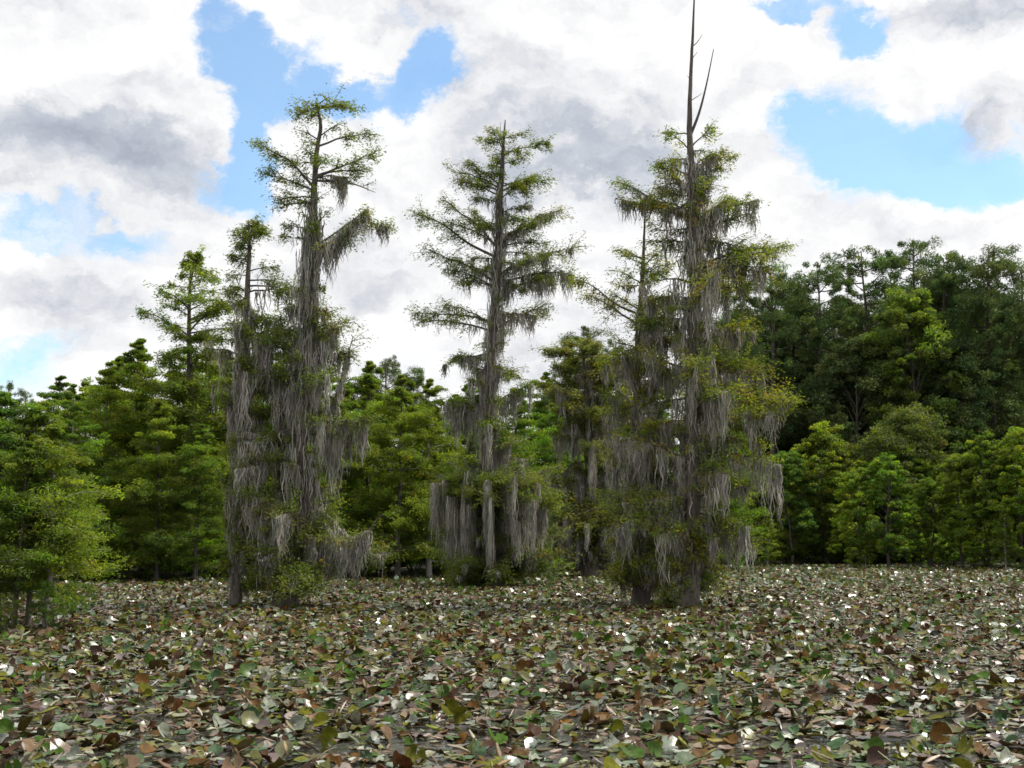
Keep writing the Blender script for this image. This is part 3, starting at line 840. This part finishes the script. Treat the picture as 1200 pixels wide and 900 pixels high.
# right: tall pines
for px, D, top, pr, lab in [
    (908, 122, 308, 1, 'dark pine just behind the right limbs of the tallest mossy tree'),
    (938, 128, 330, 2, 'open-crowned pine with sky between its branches, next to the tallest mossy tree'),
    (972, 124, 306, 0, 'dark pine left of the pair of highest pine tops'),
    (1030, 126, 282, 3, 'high pine top with a round head, left one of the highest pair'),
    (1076, 128, 276, 0, 'highest broad pine on the right, above the lit green tree'),
    (1120, 122, 292, 1, 'dense dark pine right of the highest broad pine'),
    (1166, 120, 287, 3, 'tall wide pine second from the right edge'),
    (1204, 120, 302, 0, 'tall dark pine at the right edge'),
]:
    place(PP[pr], px, D, top, lab, 'pine_tree', 'tall pines on the right', 1.05)
place(PLG[0], 1076, 117, 334, 'lit green broadleaf tree standing in front of the dark pines', 'broadleaf_tree', None, 1.0)
place(PDK[0], 1012, 119, 392, 'dark green broadleaf tree below the left high pine top', 'broadleaf_tree', None, 1.1)
place(PDK[1], 1136, 118, 398, 'dark green broadleaf tree below the pines, right of the lit green one', 'broadleaf_tree', None, 1.1)
pt = lambda x: np.interp(x, [850, 905, 940, 975, 1030, 1075, 1120, 1165, 1200, 1500], [360, 330, 345, 322, 305, 296, 308, 300, 318, 330])
for i, x in enumerate(np.arange(850, 1420, 26)):
    place(pick(PP), x + rng.uniform(-8, 8), rng.uniform(134, 150), pt(x) + rng.uniform(4, 70), 'dark pine deep in the stand behind the front pines on the right', 'pine_tree', 'pines deep in the right stand', 1.15)
for i, x in enumerate(np.arange(860, 1420, 34)):
    place(pick(PDK), x + rng.uniform(-8, 8), rng.uniform(126, 134), rng.uniform(400, 460), 'dark green understorey tree between the right bank row and the pines', 'broadleaf_tree', 'understorey below the right pines', 1.3)

# left edge thicket, near
for px, py, top, wd, lab, pr in [
    (60, 737, 498, 1.4, 'young cypress with a pale straight stem, rightmost of the left-edge thicket', 1),
    (38, 734, 472, 1.2, 'slim dark-stemmed young cypress in the middle of the left-edge thicket', 0),
    (22, 739, 520, 1.3, 'short young cypress in the left-edge thicket, in front of taller stems', 2),
    (4, 735, 462, 1.25, 'taller young cypress at the left edge of the picture', 3),
    (-40, 732, 455, 1.0, 'young cypress whose crown leans in from beyond the left edge', 4),
]:
    g = ground(px, py)
    tr, cr = proto_cypress(8.0, 2.0, nl=60, leaf=(.15, .045), per=44, bare=.17, tint=G1)
    place(store((tr, cr), M_BUSH, M_PBARK if pr == 1 else M_BARK, 8.), px, g[1], top, lab, 'young_cypress', 'left-edge thicket', wd)
for px, py, top, lab in [(92, 722, 668, 'low straggling bush in the lily pads right of the left-edge thicket'), (64, 740, 676, 'low bush at the foot of the left-edge thicket'),
                         (10, 742, 690, 'low dark bush at the left edge by the water')]:
    g = ground(px, py)
    tr, cr = proto_shrub(2.0, 1.3, G1, (.12, .04))
    place(store((tr, cr), M_BUSH, M_BARK, 2.), px, g[1], top, lab, 'shrub', 'bushes by the left-edge thicket', .75, 'shrub')
for px, py, top, wd, lab in [(448, 688, 634, .5, 'small cypress sapling standing in the pads left of the moss skirt'), (866, 700, 630, .4, 'thin bare-stemmed sapling right of the tallest trunk'),
                             (640, 684, 650, .8, 'low green bush at the right foot of the moss skirt')]:
    g = ground(px, py)
    tr, cr = proto_cypress(3.0, .9, nl=14, leaf=(.14, .045), per=16, bare=.45)
    place(store((tr, cr), M_FOL, M_PBARK, 3.), px, g[1], top, lab, 'sapling', None, wd)

# ================================================================== setting: water, banks
wm = MB()
xs = np.array([-3000, -300, -60, 0, 60, 300, 3000.]); ys = np.array([-500, 0, 20, 60, 120, 400, 4000.])
gx, gy = np.meshgrid(xs, ys)
v = np.stack([gx.ravel(), gy.ravel(), np.zeros(gx.size)], -1)
nx = len(xs)
f = [(j * nx + i, j * nx + i + 1, (j + 1) * nx + i + 1, (j + 1) * nx + i) for j in range(len(ys) - 1) for i in range(nx - 1)]
tag(wm.add(v, f) or wm.build('water', M_WATER), 'dark still pond water showing between the lily pads', 'water', None, 'structure')

SHX = [-1500, -200, 0, 150, 300, 520, 600, 700, 900, 1050, 1200, 1500, 3500]
SHD = [60, 62, 64, 66, 70, 76, 80, 90, 108, 103, 92, 84, 70]
shore = np.array([[(x - 600) / F * d, d] for x, d in zip(SHX, SHD)])


def shore_d(x, y):
    """bank distance in the direction of a ground point"""
    return np.interp(600 + x / np.maximum(y, 1) * F, SHX, SHD)


bm = MB()
u = np.linspace(-1500, 3500, 160); d0 = np.interp(u, SHX, SHD)
rows = []
for back, z in [(0, -.1), (1.0, .12), (4, .35), (15, .6), (60, 1.0), (250, 2), (1200, 4)]:
    dd = d0 + back + (rng.normal(0, .5, len(u)) if back < 20 else 0)
    rows.append(np.stack([(u - 600) / F * dd, dd, np.full(len(u), z)], -1))
v = np.concatenate(rows); n = len(u)
f = [(r * n + i, r * n + i + 1, (r + 1) * n + i + 1, (r + 1) * n + i) for r in range(len(rows) - 1) for i in range(n - 1)]
bm.add(v, f)
tag(bm.build('bank', M_SOIL), 'dark leafy bank under the woods at the far side of the water', 'bank', None, 'structure')


# ================================================================== lily pads
def pad_variant(kind, seg=12, rings=(0, .55, 1.0)):
    """unit pad in x, y with a notch; kind shapes its curl"""
    notch = .22
    ang = np.linspace(notch, TAU - notch, seg)
    v = [[0, 0, 0]]
    for r in rings[1:]:
        w = 1 + (.06 * np.sin(ang * 3 + kind) + .05 * np.sin(ang * 7 + 2 * kind)) * r
        v += [[math.cos(a) * r * q, math.sin(a) * r * q, 0] for a, q in zip(ang, w)]
    v = np.array(v, float)
    x, y = v[:, 0], v[:, 1]; r = np.hypot(x, y)
    if kind == 0: v[:, 2] = .03 * r ** 2 + .03 * np.sin(6 * np.arctan2(y, x)) * r ** 2
    elif kind == 1: v[:, 2] = .30 * r ** 2 + .06 * np.sin(5 * np.arctan2(y, x)) * r
    elif kind == 2: v[:, 2] = .55 * np.abs(y) ** 1.4
    elif kind == 3: v[:, 2] = .6 * np.clip(x, 0, 1) ** 1.6 - .05 * y
    elif kind == 4: v[:, 2] = -.35 * y ** 2 + .1 * x
    elif kind == 5:
        v[:, 1] = y * (.45 + .3 * r); v[:, 2] = .75 * np.abs(y) ** 1.3 + .12 * np.sin(7 * x)
    f3 = [(0, 1 + i, 2 + i) for i in range(seg - 1)]
    f4 = []
    for k in range(len(rings) - 2):
        o = 1 + k * seg
        f4 += [(o + i, o + seg + i, o + seg + i + 1, o + i + 1) for i in range(seg - 1)]
    return v, np.array(f3), np.array(f4) if f4 else None


PADC = [((.042, .085, .008), 'dark green'), ((.10, .10, .008), 'olive green'), ((.05, .09, .04), 'blue-green'), ((.11, .056, .014), 'rusty bronze'),
        ((.06, .027, .014), 'dark brown'), ((.17, .11, .06), 'pinkish tan'), ((.25, .27, .21), 'pale silvery')]  # pale silvery: reflected sky sheen put into the pad colour
PADW = np.array([7.5, 7.0, 1.8, 4.2, 3.4, 1.4, 1.7]); PADW /= PADW.sum()
UNDER = [(.10, .065, .022), (.13, .09, .022), (.15, .09, .045), (.125, .052, .018), (.07, .04, .018), (.19, .13, .08), (.17, .16, .10)]


def rot_mats(yaw, tilt, head):
    """pad turned by yaw, then tipped by tilt towards compass angle head"""
    n = len(yaw)
    cy, sy = np.cos(yaw), np.sin(yaw); z = np.zeros(n); o = np.ones(n)
    Rz = np.stack([cy, -sy, z, sy, cy, z, z, z, o], -1).reshape(n, 3, 3)
    ax = np.stack([-np.sin(head), np.cos(head), z], -1)
    K = np.stack([z, -ax[:, 2], ax[:, 1], ax[:, 2], z, -ax[:, 0], -ax[:, 1], ax[:, 0], z], -1).reshape(n, 3, 3)
    s, c = np.sin(tilt)[:, None, None], np.cos(tilt)[:, None, None]
    return (np.eye(3)[None] + s * K + (1 - c) * (K @ K)) @ Rz


def scatter(d0, d1, dens, margin=1.15):
    hw = 600 / F * margin
    n = int(hw * (d1 ** 2 - d0 ** 2) * dens)
    y = np.sqrt(rng.uniform(d0 ** 2, d1 ** 2, n)); x = rng.uniform(-1, 1, n) * hw * y
    patch = np.sin(x * .7 + 1.7 * np.sin(y * 1.3)) * np.sin(y * 3.1 + 1.3 * np.sin(x * .5)) + .6 * np.sin(x * 1.3 - y * 4.7)
    thin = np.interp(y, [11, 16, 26, 40], [.38, .42, .3, 0])
    ok = (y < shore_d(x, y) - .3) & (rng.uniform(0, 1, n) > thin * np.clip(.75 + .7 * patch, 0, 1.5))
    return x[ok], y[ok]


def pad_params(n, big=1.0):
    r = (.045 + .08 * rng.uniform(0, 1, n) ** 1.2) * big
    u = rng.uniform(0, 1, n)
    tilt = np.where(u < .5, rng.uniform(0, .1, n), np.where(u < .87, rng.uniform(.1, .5, n), rng.uniform(.5, 1.3, n)))
    head = rng.normal(-math.pi * .5, 1.3, n)
    return r, tilt, head, rng.uniform(0, TAU, n), rng.choice(7, n, p=PADW)


def glossed(c, q):
    c = np.array(c, float)
    c[..., 0] = (np.floor(c[..., 0] * 431) + np.clip(q, .03, .97)) / 431
    return c


def add_pads(mb, x, y, variants, two_sided, big=1.0, chunk=None):
    n = len(x)
    r, tilt, head, yaw, ci = pad_params(n, big)
    kind = np.where(tilt < .12, rng.choice([0, 0, 1, 4], n), rng.choice([1, 2, 2, 3, 4, 5, 5], n))
    R = rot_mats(yaw, tilt, head)
    lift = rng.uniform(0, .03, n) + r * np.sin(tilt) * rng.uniform(.35, .9, n)
    cols = np.array([c for c, _ in PADC])[ci] * (1 + rng.normal(0, .2, (n, 1))); und = np.array(UNDER)[ci] * (1 + rng.normal(0, .2, (n, 1)))
    cols, und = np.clip(cols * .74, .006, .8), np.clip(und * .74, .006, .8)
    q = np.where(tilt < .1, rng.uniform(0, 1, n) ** .6, np.where(tilt < .45, rng.uniform(0, 1, n) ** 2.2, rng.uniform(0, 1, n) ** 3.2))
    cols = glossed(cols, q); und = glossed(und, q * .6)
    for k in range(6):
        m = np.where(kind == k)[0]
        if not len(m): continue
        v, f3, f4 = variants[k]
        w = np.einsum('nij,vj->nvi', R[m], v) * r[m, None, None]
        w = w + np.stack([x[m], y[m], lift[m]], -1)[:, None]
        nv = len(v)
        off = (np.arange(len(m)) * nv)[:, None, None]
        for pas in range(2 if two_sided else 1):
            ww = w; cc = cols[m]; fl = 1
            if pas:
                ww = w - (R[m][:, :, 2] * .004)[:, None]; cc = und[m]; fl = -1
            base = mb.n
            mb.add(ww.reshape(-1, 3), (f3[None, :, ::fl] + off).reshape(-1, 3), np.repeat(cc, nv, 0))
            if f4 is not None:
                mb.f.append((f4[None, :, ::fl] + off).reshape(-1, 4) + base)


VN = [pad_variant(k) for k in range(6)]
VM = [pad_variant(k, 9, (0, .6, 1.0)) for k in range(6)]
VF = [pad_variant(k, 6, (0, 1.0)) for k in range(6)]

near = scatter(11.0, 32, 46)
# the 300 nearest in view stand alone, the rest is one mat of pads
b = np.stack([near[0], near[1], np.zeros(len(near[0]))], -1) - EYE
dep = b @ FWD; ppx = 600 + F * b[:, 0] / dep; ppy = 450 - F * (b @ UP) / dep
inview = (ppx > 4) & (ppx < 1196) & (ppy < 896)
order = np.where(inview)[0]; order = order[np.argsort(near[1][order])][:300]
rest = np.ones(len(near[0]), bool); rest[order] = False
mb = MB()
add_pads(mb, near[0][rest], near[1][rest], VN, True)
x, y = scatter(32, 56, 26); add_pads(mb, x, y, VM, True)
x, y = scatter(56, 118, 10, 1.2); add_pads(mb, x, y, VF, False, 1.15)
def add_scraps(mb, x, y, sc=1.0):
    n = len(x)
    ln = rng.uniform(.06, .26, n) * sc; wd = rng.uniform(.008, .03, n) * sc
    a = rng.uniform(0, TAU, n); el = np.abs(rng.normal(0, .28, n))
    d = np.stack([np.cos(a) * np.cos(el), np.sin(a) * np.cos(el), np.sin(el)], -1)
    sdv = np.stack([-np.sin(a), np.cos(a), rng.normal(0, .5, n)], -1)
    p0 = np.stack([x, y, rng.uniform(.005, .05, n)], -1)
    bow = rng.uniform(-.2, .35, n)
    st = []
    for t, w in ((0, .5), (.5, 1), (1, .35)):
        c = p0 + d * (ln * t)[:, None] + np.array([0, 0, 1.0]) * (bow * ln * t * (1 - t))[:, None]
        st.append([c + sdv * (wd * w)[:, None], c - sdv * (wd * w)[:, None], c - np.array([0, 0, 1]) * (wd * w * .8)[:, None]])
    v = np.stack([q for s3 in st for q in s3], 1).reshape(-1, 3)
    f = np.array([(k * 3 + i, k * 3 + j, k * 3 + 3 + j, k * 3 + 3 + i) for k in range(2) for i, j in ((0, 1), (1, 2), (2, 0))])
    f = (f[None] + (np.arange(n) * 9)[:, None, None]).reshape(-1, 4)
    col = palette([(.2, .14, .08), (.13, .08, .04), (.07, .04, .02), (.3, .27, .2), (.12, .12, .025)], [2, 3, 3, 1.5, 3], n, .2)
    mb.add(v, f, np.repeat(col, 9, 0))


x, y = scatter(11.5, 30, 26); add_scraps(mb, x, y)
x, y = scatter(30, 60, 9); add_scraps(mb, x, y, 1.3)
tag(mb.build('lily_pads', M_PAD), 'dense mat of green, brown and silvery water lily pads covering the water', 'lily pads', None, 'stuff')

cache = {}
r, tilt, head, yaw, ci = pad_params(len(order))
for q, i in enumerate(order):
    kind = int(random.choice([0, 0, 1, 4]) if tilt[q] < .12 else random.choice([1, 2, 2, 3, 4, 5, 5]))
    key = (kind, int(ci[q]), bool(tilt[q] < .12))
    if key not in cache:
        v, f3, f4 = VN[kind]
        pm = MB()
        for pas in range(2):
            cc = glossed(np.array(PADC[key[1]][0] if not pas else UNDER[key[1]]) * .8, (.6 if key[2] else (.6 if (key[0] + key[1]) % 3 == 0 else .1)) * (.6 if pas else 1))
            base = pm.n; fl = -1 if pas else 1
            pm.add(v - np.array([0, 0, .03 * pas]), f3[:, ::fl], cc)
            pm.f.append(f4[:, ::fl] + base)
        cache[key] = pm.mesh('lily_pad', M_PAD)
    o = bpy.data.objects.new('lily_pad', cache[key]); COL.objects.link(o)
    R = rot_mats(yaw[q:q + 1], tilt[q:q + 1], head[q:q + 1])[0]
    from mathutils import Matrix
    o.matrix_world = Matrix.Translation((near[0][i], near[1][i], random.uniform(0, .03) + r[q] * math.sin(tilt[q]) * .6)) @ Matrix([list(a) for a in R]).to_4x4() @ Matrix.Scale(r[q], 4)
    pose = 'flat' if tilt[q] < .12 else ('slightly tipped' if tilt[q] < .6 else 'upturned')
    if kind == 5: pose += ' folded'
    elif kind == 1 and tilt[q] >= .12: pose += ' cupped'
    zone = ['in the left corner', 'left of the middle', 'in the middle', 'right of the middle', 'in the right corner'][min(4, int(ppx[i] // 240))]
    edge = 'at the bottom edge' if ppy[i] > 878 else 'just above the bottom edge'
    tag(o, f'{pose} {PADC[ci[q]][1]} lily pad {edge} {zone}', 'lily pad', 'nearest water lily pads')

# ================================================================== light
SUN_EL, SUN_AZ = math.radians(56), math.radians(72)      # azimuth clockwise from the view direction
sd = Vector((math.sin(SUN_AZ) * math.cos(SUN_EL), math.cos(SUN_AZ) * math.cos(SUN_EL), math.sin(SUN_EL)))
sl = bpy.data.lights.new('sun', 'SUN'); sl.energy = 3.6; sl.angle = math.radians(.6); sl.color = (1, .95, .86)
so = bpy.data.objects.new('sun', sl); COL.objects.link(so)
so.rotation_euler = sd.to_track_quat('Z', 'Y').to_euler()

W = bpy.data.worlds.new('World'); SC.world = W; W.use_nodes = True
nt = W.node_tree; nt.nodes.clear(); L = nt.links.new
out = N(nt, 'ShaderNodeOutputWorld')
sky = N(nt, 'ShaderNodeTexSky', sky_type='NISHITA', sun_disc=False, sun_elevation=SUN_EL, sun_rotation=SUN_AZ, air_density=1.0, dust_density=.6, ozone_density=1.2)
bg = N(nt, 'ShaderNodeBackground', i={'Strength': .125}); st = N(nt, 'ShaderNodeMixRGB', blend_type='MULTIPLY', i={'Fac': 1.0, 'Color2': (.80, .96, 1.0, 1)}); L(sky.outputs[0], st.inputs['Color1']); L(st.outputs[0], bg.inputs['Color'])
tc = N(nt, 'ShaderNodeTexCoord')
sx = N(nt, 'ShaderNodeSeparateXYZ'); L(tc.outputs['Generated'], sx.inputs[0])


def mth(op, a, b=None, c=None, clamp=False):
    n = N(nt, 'ShaderNodeMath', operation=op, use_clamp=clamp)
    for k, q in enumerate((a, b, c)):
        if q is None: continue
        if hasattr(q, 'node'): L(q, n.inputs[k])
        else: n.inputs[k].default_value = q
    return n.outputs[0]


az = mth('ARCTAN2', sx.outputs['X'], sx.outputs['Y']); el = mth('ARCSINE', sx.outputs['Z'])
cv = N(nt, 'ShaderNodeCombineXYZ'); L(az, cv.inputs[0]); L(el, cv.inputs[1])


def noise(scale, detail, vec, stretch=(1, 1, 1), rough=.55, offs=(0, 0, 0)):
    mp = N(nt, 'ShaderNodeMapping'); mp.inputs['Scale'].default_value = stretch; mp.inputs['Location'].default_value = offs
    L(vec, mp.inputs['Vector'])
    n = N(nt, 'ShaderNodeTexNoise', i={'Scale': scale, 'Detail': detail, 'Roughness': rough}); L(mp.outputs[0], n.inputs['Vector'])
    return n


# warped sky coordinates give the cloud edges their ragged billows
wn = noise(9, 6, cv.outputs[0], (1, 1.3, 1), .65)
ws = N(nt, 'ShaderNodeVectorMath', operation='SUBTRACT'); L(wn.outputs['Color'], ws.inputs[0]); ws.inputs[1].default_value = (.5, .5, .5)
wk = N(nt, 'ShaderNodeVectorMath', operation='SCALE'); L(ws.outputs[0], wk.inputs[0]); wk.inputs['Scale'].default_value = .11
wv = N(nt, 'ShaderNodeVectorMath', operation='ADD'); L(cv.outputs[0], wv.inputs[0]); L(wk.outputs[0], wv.inputs[1])
wvec = wv.outputs[0]


def blob(px, py, rx, ry, amt, soft=1.0):
    d = unit(ray(px, py)); a, e = math.atan2(d[0], d[1]), math.asin(d[2])
    s = N(nt, 'ShaderNodeVectorMath', operation='SUBTRACT'); L(wvec, s.inputs[0]); s.inputs[1].default_value = (a, e, 0)
    m = N(nt, 'ShaderNodeVectorMath', operation='MULTIPLY'); L(s.outputs[0], m.inputs[0]); m.inputs[1].default_value = (F / rx, F / ry, 0)
    l = N(nt, 'ShaderNodeVectorMath', operation='LENGTH'); L(m.outputs[0], l.inputs[0])
    r = N(nt, 'ShaderNodeMapRange', interpolation_type='SMOOTHSTEP', i={'From Min': 1.0 + soft * .5, 'From Max': 1.0 - soft * .5, 'To Min': 0.0, 'To Max': amt})
    L(l.outputs['Value'], r.inputs['Value'])
    return r.outputs[0]


def total(bl):
    s = bl[0]
    for q in bl[1:]: s = mth('ADD', s, q)
    return s


holes = total([blob(*h) for h in [
    (258, 28, 34, 44, .9), (302, 105, 34, 62, .9), (300, 205, 34, 45, .7), (262, 205, 40, 22, .5),
    (400, 106, 70, 26, .9), (500, 84, 42, 40, .95), (350, 70, 30, 30, .5), (455, 15, 22, 14, .3),
    (965, 150, 55, 52, .9), (1040, 180, 85, 48, .9), (1150, 212, 80, 30, .75), (1015, 28, 34, 24, .8), (935, 4, 60, 16, .8), (1100, 120, 60, 24, .25),
    (60, 264, 110, 20, .4), (170, 268, 60, 14, .15), (20, 425, 60, 30, .5), (90, 395, 60, 14, .25), (470, 420, 60, 30, .2),
    (1330, 260, 60, 60, .7), (-170, 120, 90, 60, .7), (-260, 330, 120, 40, .5), (700, -160, 160, 60, .8), (200, -220, 180, 70, .8), (1200, -230, 200, 90, .8)]])
n1 = noise(3.2, 8, cv.outputs[0], (1, 1.7, 1), .58, (3.1, .4, 0)).outputs['Fac']
n2 = noise(13, 9, wvec, (1, 1.35, 1), .66, (1.7, 5.2, 0)).outputs['Fac']
dens = mth('ADD', .62, mth('MULTIPLY', mth('SUBTRACT', n1, .5), .35))
dens = mth('ADD', dens, mth('MULTIPLY', mth('SUBTRACT', n2, .5), 1.5))
dens = mth('SUBTRACT', dens, holes)
cov = N(nt, 'ShaderNodeMapRange', interpolation_type='SMOOTHSTEP', i={'From Min': -.2, 'From Max': .48, 'To Min': .1, 'To Max': 1.0}); L(dens, cov.inputs['Value'])

greys = total([blob(*h) for h in [
    (70, 160, 150, 30, .62, 1.8), (40, 225, 110, 28, .2, 1.8), (130, 120, 110, 40, .25, 1.8), (570, 90, 110, 26, .4, 1.8), (690, 185, 130, 45, .62, 1.7), (600, 215, 70, 30, .3, 1.9),
    (1150, 160, 130, 34, .42, 1.9), (1165, 8, 90, 22, .4, 1.9), (700, 20, 150, 30, .12, 1.9), (440, 330, 90, 30, .22, 1.9), (620, 400, 120, 40, .25, 1.9), (170, 350, 150, 30, .2, 1.9),
    (80, 330, 100, 22, .22, 1.9), (900, 190, 50, 50, .1, 1.9), (490, 20, 70, 30, .3, 1.8), (1130, 300, 90, 30, .12, 1.9)]])
n3 = noise(6, 7, wvec, (1, 2.2, 1), .6, (7.7, 2.2, 0)).outputs['Fac']
n4 = noise(17, 7, wvec, (1, 1.6, 1), .62, (4.7, 9.2, 0)).outputs['Fac']
g = mth('ADD', greys, mth('MULTIPLY', mth('SUBTRACT', n3, .48), 1.6))
g = mth('ADD', g, mth('MULTIPLY', mth('SUBTRACT', n4, .5), .5))
# billows: the side of each puff away from the light is greyer
n5 = noise(22, 6, wvec, (1, 1.4, 1), .55, (2.2, 3.3, 0)).outputs['Fac']
n6 = noise(22, 6, wvec, (1, 1.4, 1), .55, (2.2 - .012, 3.3 - .022, 0)).outputs['Fac']
g = mth('ADD', g, mth('MULTIPLY', mth('SUBTRACT', n6, n5), .6), clamp=True)
cr = N(nt, 'ShaderNodeValToRGB'); L(g, cr.inputs['Fac'])
e = cr.color_ramp.elements
e[0].position = 0; e[0].color = (1.0, 1.0, 1.0, 1)
e[1].position = 1; e[1].color = (.37, .41, .49, 1)
x = e.new(.25); x.color = (.86, .865, .885, 1)
x = e.new(.6); x.color = (.56, .595, .665, 1)
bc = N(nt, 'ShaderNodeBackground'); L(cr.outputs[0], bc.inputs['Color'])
lift = N(nt, 'ShaderNodeMapRange', interpolation_type='SMOOTHSTEP', i={'From Min': .48, 'From Max': .9, 'To Min': .605, 'To Max': 1.35})   # unseen clouds overhead boosted to add ambient fill light
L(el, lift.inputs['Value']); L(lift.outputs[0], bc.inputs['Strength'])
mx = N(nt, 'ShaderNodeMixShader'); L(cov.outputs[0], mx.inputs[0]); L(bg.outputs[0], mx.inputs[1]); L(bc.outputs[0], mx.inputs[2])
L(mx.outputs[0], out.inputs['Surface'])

# ================================================================== camera, render
cd = bpy.data.cameras.new('camera'); cd.sensor_width = 36; cd.lens = 36 * F / 1200; cd.clip_end = 6000; cd.clip_start = .1
co = bpy.data.objects.new('camera', cd); COL.objects.link(co)
co.location = EYE; co.rotation_euler = (math.pi / 2 + TH, 0, 0)
SC.camera = co
SC.view_settings.view_transform = 'Standard'
SC.view_settings.look = 'None'
SC.view_settings.exposure = 0.77
SC.view_settings.gamma = 1
SC.render.engine = 'CYCLES'
SC.cycles.max_bounces = 5; SC.cycles.diffuse_bounces = 4; SC.cycles.glossy_bounces = 3; SC.cycles.transmission_bounces = 3
SC.cycles.filter_width = 1.6
SC.cycles.use_denoising = True
SC.render.use_persistent_data = False
